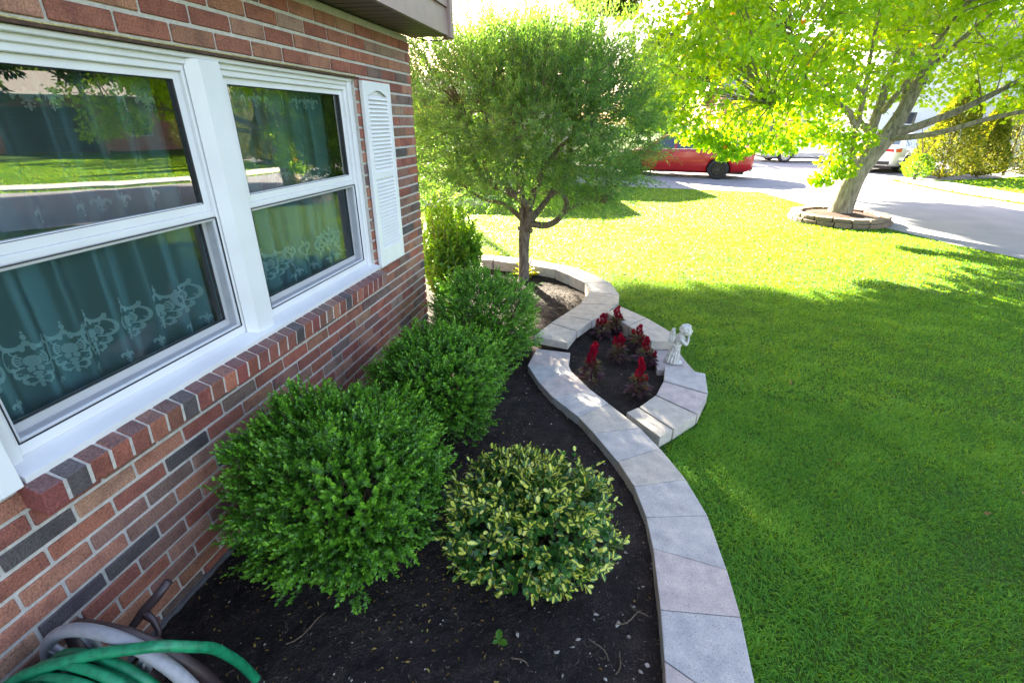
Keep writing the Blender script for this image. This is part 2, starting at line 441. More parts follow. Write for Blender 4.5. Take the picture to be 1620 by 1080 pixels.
M['carglass'] = simple('car_glass', (.03, .045, .06), .05, spec=.9)
M['black'] = simple('black_plastic', (.012, .012, .013), .5)
M['tyre'] = simple('tyre_rubber', (.018, .018, .019), .8)
M['rim_black'] = simple('black_rim', (.02, .02, .021), .3)
M['rim_silver'] = simple('silver_rim', (.5, .5, .52), .3, metal=.8)
M['taillight'] = simple('red_lens', (.55, .012, .012), .15, coat=1.0)
M['headlight'] = simple('clear_lens', (.7, .72, .75), .1, coat=1.0)
M['darkwall'] = simple('dark_brick_wall', (.13, .075, .055), .9, var=.3, scale=9, bump=.4)
M['palewall'] = simple('pale_wall', (.55, .50, .44), .85, var=.06, scale=4)
M['pinkbrick'] = simple('pink_brick', (.42, .22, .17), .9, var=.22, scale=7, bump=.3)
M['garage'] = simple('dark_garage_door', (.06, .065, .075), .5, var=.1, scale=6)
M['mauvemulch'] = ground_mat('mauve_mulch', [(.35, (.08, .035, .045)), (.7, (.2, .10, .11))], 25, 120, bump=1, dist=.03)
M['pebble'] = simple('pale_pebble', (.27, .235, .195), .9, var=.5, scale=22)
M['dryleaf'] = leaf_mat('dry_leaf', [(0, (.08, .045, .012)), (.6, (.26, .15, .04)), (.9, (.36, .26, .07)), (1, (.10, .16, .03))], .25, (1, .9, .5), .7, .2)
M['chip'] = simple('mulch_chip', (.060, .042, .032), .95, var=.7, scale=60)

# ------------------------------------------------------------------ the setting
def sheet(name, poly, z, mat, thick=0.0):
    b = MB()
    if thick: b.prism(poly, z - thick, z)
    else: b.face([(x, y, z) for x, y in (poly if sum(poly[k][0] * poly[(k + 1) % len(poly)][1] - poly[(k + 1) % len(poly)][0] * poly[k][1] for k in range(len(poly))) > 0 else poly[::-1])])
    return tag(b.build(name, mat), kind='structure')

sheet('ground', [(-400, -400), (400, -400), (400, 400), (-400, 400)], -.022, M['lawn'])
ROAD = [(-.25, 15.4), (2.2, 15.3), (5.4, 14.85), (5.75, 13.2), (6.3, 10.3), (6.75, 8.9), (7.3, 7.8), (8.6, 6.2), (10.8, 4.2), (16, -1), (22, -8), (27, -4), (20.5, 3.3), (15.0, 9.2), (12.2, 11.6), (11.0, 13.2), (10.5, 15.5), (10.3, 19.3), (12.5, 19.6), (20, 24), (20, 31), (8, 31), (4, 24), (-.25, 23.4)]
sheet('road', ROAD, -.010, M['asphalt'])
WALK = [(10.62, 18.9), (10.85, 15.6), (11.3, 13.5), (12.4, 12.0), (15.2, 9.7), (20.8, 3.7), (21.7, 4.6), (16.1, 10.6), (13.3, 13.0), (12.4, 14.2), (11.95, 15.9), (11.8, 18.6)]
sheet('sidewalk', WALK, .03, M['sidewalk'], .06)

# ------------------------------------------------------------------ our brick house
YC = 3.763; CH = .0677; BL = .2032; ZT = 2.23
house = thing('brick_house', 'red brown brick house wall with white double window under a mauve sided overhang', 'house', (0, 2, 0))
PAL = [((.29, .105, .068), 5), ((.31, .140, .088), 5), ((.245, .085, .060), 4.5), ((.33, .175, .115), 2.8), ((.22, .115, .088), 3.5), ((.27, .17, .125), 1.8), ((.075, .063, .064), 1.3), ((.15, .098, .084), 1.8)]
PW = np.array([p[1] for p in PAL]); PW = PW / PW.sum()

def bcol():
    c = PAL[RNG.choice(len(PAL), p=PW)][0]; k = RNG.uniform(.85, 1.15)
    return tuple(float(np.clip(v * k * RNG.uniform(.95, 1.05), 0, 1)) for v in c)

OP = (.76, 2.905, .735, 1.953)          # window opening: y0 y1 z0 z1
wall = MB()
G = .0058; GB = .0070
def brick(a, b, M_=None):
    wall.cbox(a, b, .003, 0, bcol(), M_)
for k in range(0, 34):
    zt = ZT - CH * k - GB; zb = ZT - CH * (k + 1) + GB
    if zb < 0: zb = 0.0
    off = .0739 if k % 2 else .1756
    e = [YC + G]; y = YC - off
    while y > -2.6: e.append(y); y -= BL
    for a, b in zip(e[:-1], e[1:]):
        y1, y0 = a - G, b + G
        j = RNG.uniform(-.0012, .0012)
        segs = [(y0, y1)]
        if 4 <= k < 22:
            segs = []
            if y0 < OP[0] - .01: segs.append((y0, min(y1, OP[0] - .004)))
            if y1 > OP[1] + .01: segs.append((max(y0, OP[1] + .004), y1))
            segs = [s for s in segs if s[1] - s[0] > .02]
        for s0, s1 in segs:
            brick((-.09, s0, zb), (j, s1, zt))
for k in range(0, 34):                   # return wall facing the driveway
    zt = ZT - CH * k - G; zb = max(0, ZT - CH * (k + 1) + G)
    off = .2 if k % 2 else .10
    x = -.095 - (.1 if k % 2 else 0)
    while x > -4.5:
        brick((x - BL + 2 * G, YC - .09, zb), (x, YC + RNG.uniform(-.001, .001), zt)); x -= BL
wall_o = wall.build('wall', M['brick'], house, col=True)
mort = MB()
y0, y1, z0, z1 = OP
for a, b in (((-2.6, 0), (y0, 2.26)), ((y1, 0), (YC - .009, 2.26)), ((y0, 0), (y1, z0)), ((y0, z1 + .006), (y1, 2.26))):
    mort.box((-.12, a[0], a[1]), (-.007, b[0], b[1]))
mort.box((-4.5, YC - .12, 0), (-.121, YC - .008, 2.26))
mort.build('mortar_bed', M['mortar'], wall_o)
fo = MB(); fo.box((-.13, -2.6, -.05), (.012, YC + .015, .028)); fo.box((-4.5, YC - .13, -.05), (-.131, YC + .015, .028))
fo.build('foundation', M['concrete'], house)
rm = MB()
for q in ([(-3, -1, .02), (-3, 3.6, .02), (-3, 3.6, 2.3), (-3, -1, 2.3)], [(-3, -1, .02), (-.13, -1, .02), (-.13, 3.6, .02), (-3, 3.6, .02)], [(-3, -1, 2.3), (-.13, -1, 2.3), (-.13, 3.6, 2.3), (-3, 3.6, 2.3)],
          [(-3, -1, .02), (-.13, -1, .02), (-.13, -1, 2.3), (-3, -1, 2.3)], [(-3, 3.6, .02), (-.13, 3.6, .02), (-.13, 3.6, 2.3), (-3, 3.6, 2.3)]): rm.face(q)
rm.build('interior_room', M['room'], house)

# brick rowlock sill
sl = MB(); n = 32; yy = .742; pitch = (2.905 - .742) / n
for i in range(n):
    a, b = yy + i * pitch + .0045, yy + (i + 1) * pitch - .0045
    c = bcol(); j = RNG.uniform(-.0015, .0015)
    if RNG.random() < .05: c = (.085, .07, .072)
    elif RNG.random() < .75: c = tuple(q * RNG.uniform(.85, 1.15) for q in (.20, .066, .050))
    bm = bmesh.new()
    P = [(-.03, a, .752), (.072 + j, a, .735), (.079 + j, a, .812), (-.03, a, .846), (-.03, b, .752), (.072 + j, b, .735), (.079 + j, b, .812), (-.03, b, .846)]
    vs = [bm.verts.new(p) for p in P]
    for f in ((0, 1, 2, 3), (7, 6, 5, 4), (0, 4, 5, 1), (1, 5, 6, 2), (2, 6, 7, 3), (3, 7, 4, 0)): bm.faces.new([vs[q] for q in f])
    bmesh.ops.recalc_face_normals(bm, faces=bm.faces)
    bmesh.ops.bevel(bm, geom=bm.edges[:], offset=.005, segments=2, affect='EDGES', profile=.6)
    bm.verts.index_update(); i0 = len(sl.v); sl.v += [tuple(v.co) for v in bm.verts]
    ct_ = tuple(.45 * q + .55 * w for q, w in zip(c, (.115, .10, .105)))
    for f in bm.faces: sl.f.append([i0 + v.index for v in f.verts]); sl.m.append(0); sl.c.append(ct_ if f.normal.z > .6 else c)
    bm.free()
sill = sl.build('brick_sill', M['brick'], house, col=True)
ms = MB(); ms.face([(-.03, .753, .8435), (.0755, .753, .807), (.0755, 2.893, .807), (-.03, 2.893, .8435)][::-1]); ms.face([(.0695, .753, .740), (.0695, 2.893, .740), (.0755, 2.893, .807), (.0755, .753, .807)]); ms.face([(-.03, .753, .745), (.0695, .753, .740), (.0755, .753, .807), (-.03, .753, .8435)][::-1]); ms.face([(-.03, 2.893, .745), (.0695, 2.893, .740), (.0755, 2.893, .807), (-.03, 2.893, .8435)])
ms.build('mortar_bed', M['mortar'], sill)

# lintel and caulk over the opening
li = MB(); li.box((-.11, y0 - .05, 1.9435), (.006, y1 + .05, 1.9525)); li.build('steel_lintel', M['lintel'], house)
ca = MB(); ca.tube([(.001, y0 - .04 + t * .1, 1.9555 + .0012 * math.sin(t * 2.1)) for t in range(23)], .0035, 6); ca.build('caulk_line', M['caulk'], house)

# ---- windows
def ring(mb, y0, y1, z0, z1, w, xa, xb, wb=None, wt=None):
    """picture-frame ring of four bars between depths xa<xb"""
    wb = wb or w; wt = wt or w
    mb.cbox((xa, y0, z0), (xb, y0 + w, z1), .003); mb.cbox((xa, y1 - w, z0), (xb, y1, z1), .003)
    mb.cbox((xa + .0005, y0 + w - .003, z0), (xb - .0008, y1 - w + .003, z0 + wb), .003); mb.cbox((xa + .0005, y0 + w - .003, z1 - wt), (xb - .0008, y1 - w + .003, z1), .003)

wf = MB()                                # shared casing
wf.cbox((-.10, y0, .80), (-.028, y0 + .045, 1.944), .003); wf.cbox((-.10, y1 - .045, .80), (-.022, y1 - .002, 1.944), .004)
wf.cbox((-.10, y0 + .044, 1.905), (-.030, y1 - .046, 1.943), .003)
wf.cbox((-.032, y0 + .01, 1.926), (-.012, y1 - .01, 1.9425), .003)
wf.cbox((-.10, 1.742, .86), (-.034, 1.876, 1.906), .003)
bm = bmesh.new()                          # mullion cover: shallow trapezoid
vs = [bm.verts.new(p) for p in [(-.036, 1.716, .856), (.0, 1.750, .852), (.0, 1.850, .852), (-.036, 1.884, .856), (-.036, 1.716, 1.925), (.0, 1.750, 1.925), (.0, 1.850, 1.925), (-.036, 1.884, 1.925)]]
for f in ((0, 4, 5, 1), (1, 5, 6, 2), (2, 6, 7, 3), (4, 7, 6, 5), (0, 1, 2, 3)): bm.faces.new([vs[q] for q in f])
bmesh.ops.recalc_face_normals(bm, faces=bm.faces); wf.bm(bm); bm.free()
vs = [(-.10, .758, .80), (.025, .758, .826), (.028, .758, .848), (-.10, .758, .884)]
wf.face([(p[0], y1 + .012, p[2]) for p in vs][::-1]); wf.face(vs)
for a, b in ((1, 2), (2, 3), (0, 1)):
    wf.face([vs[a], (vs[a][0], y1 + .012, vs[a][2]), (vs[b][0], y1 + .012, vs[b][2]), vs[b]])
wf.build('window_casing', M['vinyl'], house)

def double_hung(y0, y1, label):
    z0, z1, zm = .868, 1.908, 1.398
    fr = MB(); ring(fr, y0, y1, z0, z1, .030, -.105, -.040, .034, .026)
    w = fr.build('window', M['vinyl'], house); w['label'] = label
    us = MB(); ring(us, y0 + .028, y1 - .028, zm - .004, z1 - .024, .036, -.082, -.056, .036, .03)
    us.cbox((-.0835, y0 + .028, zm - .026), (-.050, y1 - .028, zm - .003), .003)
    us.build('upper_sash', M['vinyl'], w)
    ls = MB(); ring(ls, y0 + .028, y1 - .028, z0 + .030, zm + .01, .036, -.112, -.090, .044, .03); ls.build('lower_sash', M['vinyl'], w)
    gk = MB(); ring(gk, y0 + .060, y1 - .060, zm + .026, z1 - .050, .0045, -.0745, -.0555); ring(gk, y0 + .060, y1 - .060, z0 + .070, zm - .018, .0045, -.1045, -.0895); ring(gk, y0 + .0305, y1 - .0305, z0 + .0335, zm - .0265, .0035, -.056, -.0412); gk.build('gasket', M['gasket'], w)
    tr = MB(); ring(tr, y0 + .0295, y1 - .0295, z0 + .033, zm - .026, .014, -.0895, -.047, .012); tr.build('screen_frame', M['track'], w)
    sc = MB(); sc.face([(-.058, y0 + .04, z0 + .04), (-.058, y1 - .04, z0 + .04), (-.058, y1 - .04, zm - .024), (-.058, y0 + .04, zm - .024)]); sc.build('insect_screen', M['screen'], w)
    for x, a, b in ((-.070, zm + .02, z1 - .045), (-.100, z0 + .066, zm - .01)):
        pn = MB(); pn.face([(x, y0 + .056, a), (x, y1 - .056, a), (x, y1 - .056, b), (x, y0 + .056, b)]); pn.build('pane', M['glass'] if x > -.09 else M['glass_in'], w)

WL = (.785, 1.735); WR = (1.878, 2.872)
double_hung(*WL, 'wide window nearest the viewer')
double_hung(*WR, 'window beside the louvered shutter')

# ---- second storey overhang
so = MB()
yb = -2.6
while yb < YC + .085:
    ye = min(yb + .094, YC + .09); so.cbox((-.02, yb + .003, 2.267), (.262, ye - .003, 2.285), .0025); so.box((-.02, ye - .004, 2.271), (.262, min(ye + .004, YC + .09), 2.283)); yb += .097
so.build('soffit', M['soffit'], house)
sd = MB(); z = 2.262; k = 0
while z < 4.9:
    za, zb = z, z + .17; t = .022
    sd.face([(.264 + t, -2.6, za), (.264 + t, YC + .075, za), (.264 + .006, YC + .075, zb), (.264 + .006, -2.6, zb)])
    sd.face([(.262, -2.6, za), (.262, YC + .075, za), (.264 + t, YC + .075, za), (.264 + t, -2.6, za)])
    z += .168
sd.box((-6, -2.6, 2.29), (.255, YC + .085, 4.95))
sd.build('siding', M['siding'], house)
ct = MB(); ct.cbox((.232, YC + .062, 2.248), (.302, YC + .092, 4.95), .004); ct.cbox((.268, YC + .030, 2.252), (.305, YC + .0925, 4.95), .004); ct.build('corner_trim', M['siding'], house)
rf = MB(); rf.face([(.65, -3, 4.9), (.65, YC + .5, 4.9), (-3, YC + .5, 6.4), (-3, -3, 6.4)]); rf.face([(-3, -3, 6.4), (-3, YC + .5, 6.4), (-6.6, YC + .5, 4.9), (-6.6, -3, 4.9)]); rf.face([(-6.0, YC + .08, 4.9), (.26, YC + .08, 4.9), (-3, YC + .08, 6.38)]); rf.face([(-6.6, -3, 4.89), (-6.6, YC + .5, 4.89), (.65, YC + .5, 4.89), (.65, -3, 4.89)])
rf.build('roof', M['shingle'], house)
wr = MB(); wr.tube([(.02, YC + .05, 2.262), (.10, YC + .09, 2.247), (.20, YC + .085, 2.243), (.252, YC + .07, 2.252)], .004, 6); wr.build('cable', M['black'], house)

# ---- shutters
def shutter(y0, y1, label):
    s = MB(); za, zb = .826, 1.938; xa, xb = .003, .030; st = .052
    zr = [(zb - .075, za + .60), (za + .555, za + .115)]
    s.cbox((xa, y0, za), (xb, y0 + st, zb), .003); s.cbox((xa, y1 - st, za), (xb, y1, zb), .003)
    s.cbox((xa, y0 + st - .003, za), (xb - .001, y1 - st + .003, zr[1][1]), .003)
    s.cbox((xa, y0 + st - .003, zr[1][0]), (xb - .001, y1 - st + .003, zr[0][1]), .003)
    # arched top rail
    n = 12; ya, yb_ = y0 + st - .003, y1 - st + .003
    top = [(ya, zb), (yb_, zb)]; arch = [(yb_ + (ya - yb_) * i / n, zr[0][0] + .030 * math.sin(math.pi * i / n) ** 1.5) for i in range(n + 1)]
    poly = [(ya, zb)] + [(a, b) for a, b in arch[::-1]] + [(yb_, zb)]
    s.face([(xb - .001, p[0], p[1]) for p in poly]); s.box((xa, ya, zr[0][0] + .034), (xb - .002, yb_, zb - .001))
    s.box((xa, ya, zr[1][1]), (xa + .004, yb_, zr[0][0] + .034))
    root = s.build('shutter', M['white'], house); root['label'] = label
    for hi, lo in zr:
        lv = MB(); n = int((hi - lo) / .0225)
        for i in range(n):
            z = lo + (hi - lo) * (i + .5) / n; h = (hi - lo) / n
            lv.face([(.009, ya, z + h * .62), (.0275, ya, z - h * .40), (.0275, yb_, z - h * .40), (.009, yb_, z + h * .62)][::-1])
            lv.face([(.0275, ya, z - h * .40), (.0275, ya, z - h * .52), (.0275, yb_, z - h * .52), (.0275, yb_, z - h * .40)][::-1])
            lv.face([(.0275, ya, z - h * .52), (.010, ya, z + h * .46), (.010, yb_, z + h * .46), (.0275, yb_, z - h * .52)][::-1])
        lv.build('louver_panel', M['white'], root)
shutter(2.942, 3.314, 'white louvered shutter right of the windows')
shutter(.372, .750, 'white shutter cut by the left edge of the photo')

# ---- curtains (they hang inside the windows)
def pleat(y, z):
    return -.178 + .026 * math.sin(y * 2 * math.pi / .125 + .6 * math.sin(y * 7)) + .006 * math.sin(y * 53 + z * 1.5)

def strip(mb, pts, w, off=.0025):
    """flat ribbon along 2-D points (y,z) laid on the curtain; w per point or constant"""
    n = len(pts)
    if not hasattr(w, '__len__'): w = [w] * n
    L = []
    for i, (a, b) in enumerate(pts):
        p0, p1 = pts[max(i - 1, 0)], pts[min(i + 1, n - 1)]
        dx, dz = p1[0] - p0[0], p1[1] - p0[1]; l = math.hypot(dx, dz) or 1
        L.append(((a - dz / l * w[i], b + dx / l * w[i]), (a + dz / l * w[i], b - dx / l * w[i])))
    for q in range(n - 1):
        P = [L[q][0], L[q][1], L[q + 1][1], L[q + 1][0]]
        mb.face([(pleat(a, b) + off, a, b) for a, b in P])

def disc(mb, cy, cz, ry, rz, off=.003, n=10):
    mb.face([(pleat(cy + ry * math.cos(t), cz) + off, cy + ry * math.cos(t), cz + rz * math.sin(t)) for t in [2 * math.pi * i / n for i in range(n)]])

def arc(cy, cz, r, a0, a1, n=9, s=1.0):
    return [(cy + r * math.cos(a0 + (a1 - a0) * i / n), cz + s * r * math.sin(a0 + (a1 - a0) * i / n)) for i in range(n + 1)]

def damask(mb, cy, cz, s):
    """urn shaped lace ornament about 2*s wide and 3.6*s tall"""
    disc(mb, cy, cz, .30 * s, .34 * s)
    for sg in (-1, 1):
        tp = lambda w0, n=10: [s * w0 * 1.05 * (.25 + math.sin(math.pi * (i + .4) / (n + .8))) for i in range(n)]
        strip(mb, [(cy + sg * (p[0] - cy), p[1]) for p in arc(cy + .55 * s, cz + .25 * s, .62 * s, -2.0, 1.35)], tp(.085))
        strip(mb, [(cy + sg * (p[0] - cy), p[1]) for p in arc(cy + .42 * s, cz + 1.18 * s, .40 * s, -2.9, .2)], tp(.10))
        strip(mb, [(cy + sg * (p[0] - cy), p[1]) for p in arc(cy + .05 * s, cz + .05 * s, .52 * s, -.9, .95)], tp(.05))
        strip(mb, [(cy + sg * (p[0] - cy), p[1]) for p in arc(cy + .50 * s, cz - .62 * s, .27 * s, 1.9, -2.6)], tp(.07))
        strip(mb, [(cy + sg * (p[0] - cy), p[1]) for p in arc(cy + .27 * s, cz - 1.12 * s, .22 * s, 2.2, -2.4)], tp(.06))
        for t in (.25, .55, .85, 1.15):
            strip(mb, [(cy + sg * .32 * s * math.cos(t - .5), cz + .36 * s * math.sin(t - .5)), (cy + sg * .50 * s * math.cos(t - .5), cz + .56 * s * math.sin(t - .5))], .04 * s)
        for q in range(5): disc(mb, cy + sg * (.75 - .12 * q) * s, cz - (.35 + .27 * q) * s, .055 * s, .06 * s, n=6)
        disc(mb, cy + sg * .14 * s, cz - .45 * s, .13 * s, .18 * s, n=7); [disc(mb, cy + sg * (.20 + .10 * q) * s, cz - (.62 + .10 * ((q * 2) % 3)) * s, .035 * s, .04 * s, n=5) for q in range(5)]; strip(mb, [(cy + sg * (p[0] - cy), p[1]) for p in arc(cy + .38 * s, cz + .62 * s, .2 * s, -1.5, 2.6)], .03 * s); strip(mb, [(cy + sg * (p[0] - cy), p[1]) for p in arc(cy + .78 * s, cz - .1 * s, .16 * s, 1.2, -2.4)], .03 * s)
        disc(mb, cy + sg * .17 * s, cz + .80 * s, .10 * s, .24 * s, n=7)
        for q in range(7): disc(mb, cy + sg * (1.0 - .06 * q) * s, cz + (.2 - .20 * q) * s, .03 * s, .03 * s, n=5)
    for q in range(4): disc(mb, cy, cz - (.75 + .24 * q) * s, (.17 - .03 * q) * s, .14 * s, n=7)
    disc(mb, cy, cz + 1.05 * s, .13 * s, .16 * s); disc(mb, cy, cz + 1.40 * s, .09 * s, .20 * s, n=6); disc(mb, cy, cz + 1.68 * s, .05 * s, .08 * s, n=6)

def fleur(mb, cy, cz, s):
    k = .62
    disc(mb, cy, cz + .35 * s, .22 * s * k, .75 * s, n=8); disc(mb, cy, cz - .70 * s, .16 * s * k, .45 * s, n=7)
    for sg in (-1, 1):
        strip(mb, [(cy + sg * k * (p[0] - cy), p[1]) for p in arc(cy + .58 * s, cz + .05 * s, .42 * s, 3.4, -.4)], [s * .13 * (.4 + math.sin(math.pi * i / 9)) for i in range(10)])
        disc(mb, cy + sg * .42 * s * k, cz - .42 * s, .16 * s * k, .12 * s, n=6); disc(mb, cy + sg * .30 * s * k, cz - .75 * s, .13 * s * k, .12 * s, n=6); disc(mb, cy + sg * .5 * s * k, cz + .55 * s, .12 * s * k, .14 * s, n=6)
        disc(mb, cy + sg * .35 * s * k, cz + .15 * s, .2 * s * k, .22 * s, n=6)
    disc(mb, cy, cz - .2 * s, .42 * s * k, .13 * s, n=7)

def curtain(y0, y1, label, top_row):
    cu = MB(); ny = 180; nz = 12
    cu.grid(lambda a, b: (pleat(y0 + (y1 - y0) * a, .9 + 1.0 * b), y0 + (y1 - y0) * a, .90 + 1.02 * b), ny, nz)
    o = tag(cu.build('sheer_curtain', M['sheer'], smooth=True), label, 'curtain', 'lace curtains inside the windows')
    fd = MB(); y = y0 + .012; k = 0
    while y < y1 - .05:
        w = .030 + .016 * math.sin(k * 2.9) ; fd.grid(lambda a, b: (pleat(y + w * a, .9 + b) - .012 - .006 * math.sin(a * 3.14), min(y + w * a + .006 * math.sin(b * 2 + k), y1), .90 + 1.02 * b), 5, 6); y += .088 + .03 * math.sin(k * 1.9); k += 1
    fd.build('curtain_fold', M['fold'], o, smooth=True)
    lc = MB(); k = 0; y = y0 + .055
    while y < y1 - .04:
        damask(lc, y, 1.055 + .006 * math.sin(k * 2.3), .052 + .003 * math.sin(k * 1.3)); fleur(lc, y + .062, .95, .024); k += 1; y += .120 + .028 * math.sin(k * 1.7)
    y = y0 + .05; k = 0
    while y < y1 - .03:
        fleur(lc, y, 1.465 + .006 * math.sin(k * 3.1), .026); k += 1; y += .105 + .02 * math.sin(k * 2.1)
    y = y0 + .06
    while top_row and y < y1 - .03:
        fleur(lc, y, top_row, .030); y += .098
    lc.build('lace_motif', M['lace'], o)
    hd = MB(); hd.box((-.19, y0, 1.922), (-.150, y1, 1.948)); hd.build('rod_pocket', M['sheer'], o)
curtain(.80, 1.722, 'sheer curtain with lace vases in the nearer, larger looking window', 1.78)
curtain(1.895, 2.86, 'sheer lace curtain in the narrow looking window beside the shutter', 1.81)

# ------------------------------------------------------------------ garden bed: soil
BED = [(1.95, -1.5), (1.95, 1.1), (1.95, 1.6), (1.88, 2.0), (1.74, 2.35), (1.90, 2.66), (2.06, 2.95), (2.09, 3.3), (2.03, 3.7), (1.84, 4.05), (1.58, 4.4), (1.55, 4.8), (1.40, 5.35), (1.05, 5.68), (.55, 5.87), (-.2, 5.97), (-.62, 5.99), (-.62, 3.74), (-.05, 3.74), (-.05, -1.5)]
OUT = [(2.09, -1.5), (2.09, 1.1), (2.10, 1.45), (2.05, 1.87), (1.98, 2.11), (1.90, 2.36), (1.97, 2.53), (2.13, 2.74), (2.24, 3.02), (2.26, 3.33), (2.17, 3.52), (2.11, 3.75), (2.09, 3.90), (1.87, 4.24), (1.65, 4.49), (1.64, 4.85), (1.55, 5.22), (1.36, 5.48), (1.0, 5.80), (.53, 6.02), (-.2, 6.09), (-.7, 6.12), (-.7, 3.74), (-.05, 3.74), (-.05, -1.5)]

def soil_h(x, y):
    return .012 + .014 * noise.noise(Vector((x * 2.3, y * 2.3, 1.7))) + .007 * noise.noise(Vector((x * 13, y * 13, 4.2))) + .006 * noise.noise(Vector((x * 38, y * 38, 8.8))) + .005 * max(0, noise.noise(Vector((x * 85, y * 85, 3.3))))

def soil_sheet():
    st = .0095
    xs = np.arange(-.66, 2.15, st); ys = np.arange(-1.2, 6.05, st)
    V = []; ind = -np.ones((len(xs), len(ys)), int)
    XX, YY = np.meshgrid(xs, ys, indexing='ij'); IN = inpoly(XX, YY, BED)
    for i in range(len(xs)):
        for j in range(len(ys)):
            if IN[i, j]: ind[i, j] = len(V); V.append((xs[i], ys[j], soil_h(xs[i], ys[j])))
    a, b, c, d = ind[:-1, :-1], ind[1:, :-1], ind[1:, 1:], ind[:-1, 1:]
    ok = (a >= 0) & (b >= 0) & (c >= 0) & (d >= 0)
    F = np.stack([a[ok], b[ok], c[ok], d[ok]], 1)
    return tag(raw_mesh('soil', V, np.full(len(F), 4), F.ravel(), M['soil'], smooth=True), kind='structure')
soil_sheet()

# ------------------------------------------------------------------ edging stones
def paver(poly, z0, z1, col, label, group, tilt=0.0):
    cx = sum(p[0] for p in poly) / len(poly); cy = sum(p[1] for p in poly) / len(poly)
    bm = bmesh.new(); n = len(poly); s = .990
    if sum(poly[k][0] * poly[(k + 1) % n][1] - poly[(k + 1) % n][0] * poly[k][1] for k in range(n)) < 0: poly = poly[::-1]
    q = [((p[0] - cx) * s, (p[1] - cy) * s) for p in poly]
    lo = [bm.verts.new((a, b, 0)) for a, b in q]; hi = [bm.verts.new((a, b, z1 - z0 + tilt * a)) for a, b in q]
    bm.faces.new(lo[::-1]); bm.faces.new(hi)
    for k in range(n): bm.faces.new([lo[k], lo[(k + 1) % n], hi[(k + 1) % n], hi[k]])
    bmesh.ops.bevel(bm, geom=bm.edges[:], offset=.0045, segments=2, affect='EDGES', profile=.6)
    me = bpy.data.meshes.new('paving_stone'); bm.to_mesh(me); bm.free(); me.materials.append(M['paver'])
    o = link('paving_stone', me); o.location = (cx, cy, z0); o.color = (*col, 1)
    return tag(o, label, 'paving stone', group)

GREY = (.40, .39, .37); PINK = (.42, .37, .345); BEIGE = (.425, .395, .335); COOL = (.375, .375, .37)
J = [((1.80, .62), (2.08, .55)), ((1.81, 1.14), (2.09, .985)), ((1.81, 1.33), (2.10, 1.36)), ((1.80, 1.62), (2.09, 1.57)), ((1.78, 1.80), (2.06, 1.87)), ((1.73, 2.00), (1.99, 2.11)), ((1.65, 2.18), (1.88, 2.35)), ((1.51, 2.42), (1.78, 2.53)), ((1.41, 2.57), (1.59, 2.77)), ((1.22, 2.78), (1.47, 2.92)), ((1.11, 2.95), (1.32, 3.16)), ((.98, 3.21), (1.285, 3.27)), ((1.0, 3.52), (1.275, 3.50))]
MAIN = [(PINK, 'pinkish edging stone cut by the bottom edge of the photo'), (COOL, 'large blue grey edging stone just above the one cut by the bottom edge'), (PINK, 'large pinkish edging stone right of the pebbles in the soil'),
        (GREY, 'wedge shaped pale grey edging stone level with the foot of the variegated shrub'), (GREY, 'pale grey edging stone level with the middle of the variegated shrub'), (BEIGE, 'pale edging stone level with the top of the variegated shrub'),
        (GREY, 'grey edging stone where the flower ring touches the long curve'), (BEIGE, 'beige edging stone along the near tip of the red flower bed'), (GREY, 'narrow grey edging stone beside the bare soil of the flower bed'),
        (PINK, 'pinkish edging stone left of the nearest red plume'), (COOL, 'blue grey edging stone opposite the middle boxwood'), (PINK, 'pinkish low edging stone in front of the raised step')]
MAIN = [MAIN[0], MAIN[1], MAIN[2], MAIN[3], MAIN[4], MAIN[5], MAIN[6], MAIN[7], MAIN[8], MAIN[9], MAIN[10], MAIN[11]]
for i in range(len(J) - 1):
    (a, b), (c, d) = J[i], J[i + 1]
    paver([a, b, d, c], -.005 + .001 * (i % 3), .070 - .012 * max(0, i - 9) / 2 + .0012 * ((i * 7) % 3 - 1), MAIN[i][0], MAIN[i][1], 'stones of the long curved edging')
UP = [([(.96, 3.60), (1.06, 3.91), (1.30, 3.78), (1.25, 3.53)], BEIGE, 'thick beige stone at the front end of the raised edging', .068),
      ([(1.062, 3.92), (1.14, 4.12), (1.408, 4.04), (1.305, 3.79)], BEIGE, 'beige raised stone directly behind the front end stone', .06),
      ([(1.145, 4.13), (1.27, 4.45), (1.62, 4.51), (1.52, 4.25), (1.412, 4.05)], BEIGE, 'broad wedge shaped raised stone beside the tallest back plume', .05),
      ([(1.272, 4.46), (1.34, 4.83), (1.645, 4.80), (1.632, 4.52)], BEIGE, 'raised stone half in sun and half in shade behind the flower bed', .02),
      ([(1.34, 4.84), (1.27, 5.15), (1.55, 5.20), (1.645, 4.81)], GREY, 'grey raised stone at the widest point of the far curve', .01),
      ([(1.265, 5.16), (1.08, 5.40), (1.36, 5.47), (1.545, 5.21)], GREY, 'sunlit raised stone where the far curve turns left', .01),
      ([(1.07, 5.41), (.90, 5.59), (1.19, 5.66), (1.352, 5.48)], GREY, 'raised stone with a joint shadow right of the willow trunk', .01),
      ([(.885, 5.60), (.565, 5.725), (.56, 6.0), (1.0, 5.79), (1.18, 5.67)], BEIGE, 'bright sunlit raised stone just right of the willow trunk', .01),
      ([(.55, 5.73), (.085, 5.83), (.065, 6.08), (.55, 6.005)], GREY, 'raised stone just left of the willow trunk', .01),
      ([(.075, 5.832), (-.3, 5.87), (-.3, 6.10), (.055, 6.083)], GREY, 'raised stone at the left end beside the broad leaved shrub', .01),
      ([(-.31, 5.87), (-.7, 5.88), (-.7, 6.12), (-.31, 6.10)], GREY, 'raised stone hidden behind the broad leaved shrub', .01)]
for poly, c, lab, zb in UP: paver(poly, zb, .13, c, lab, 'raised stones of the far curve')
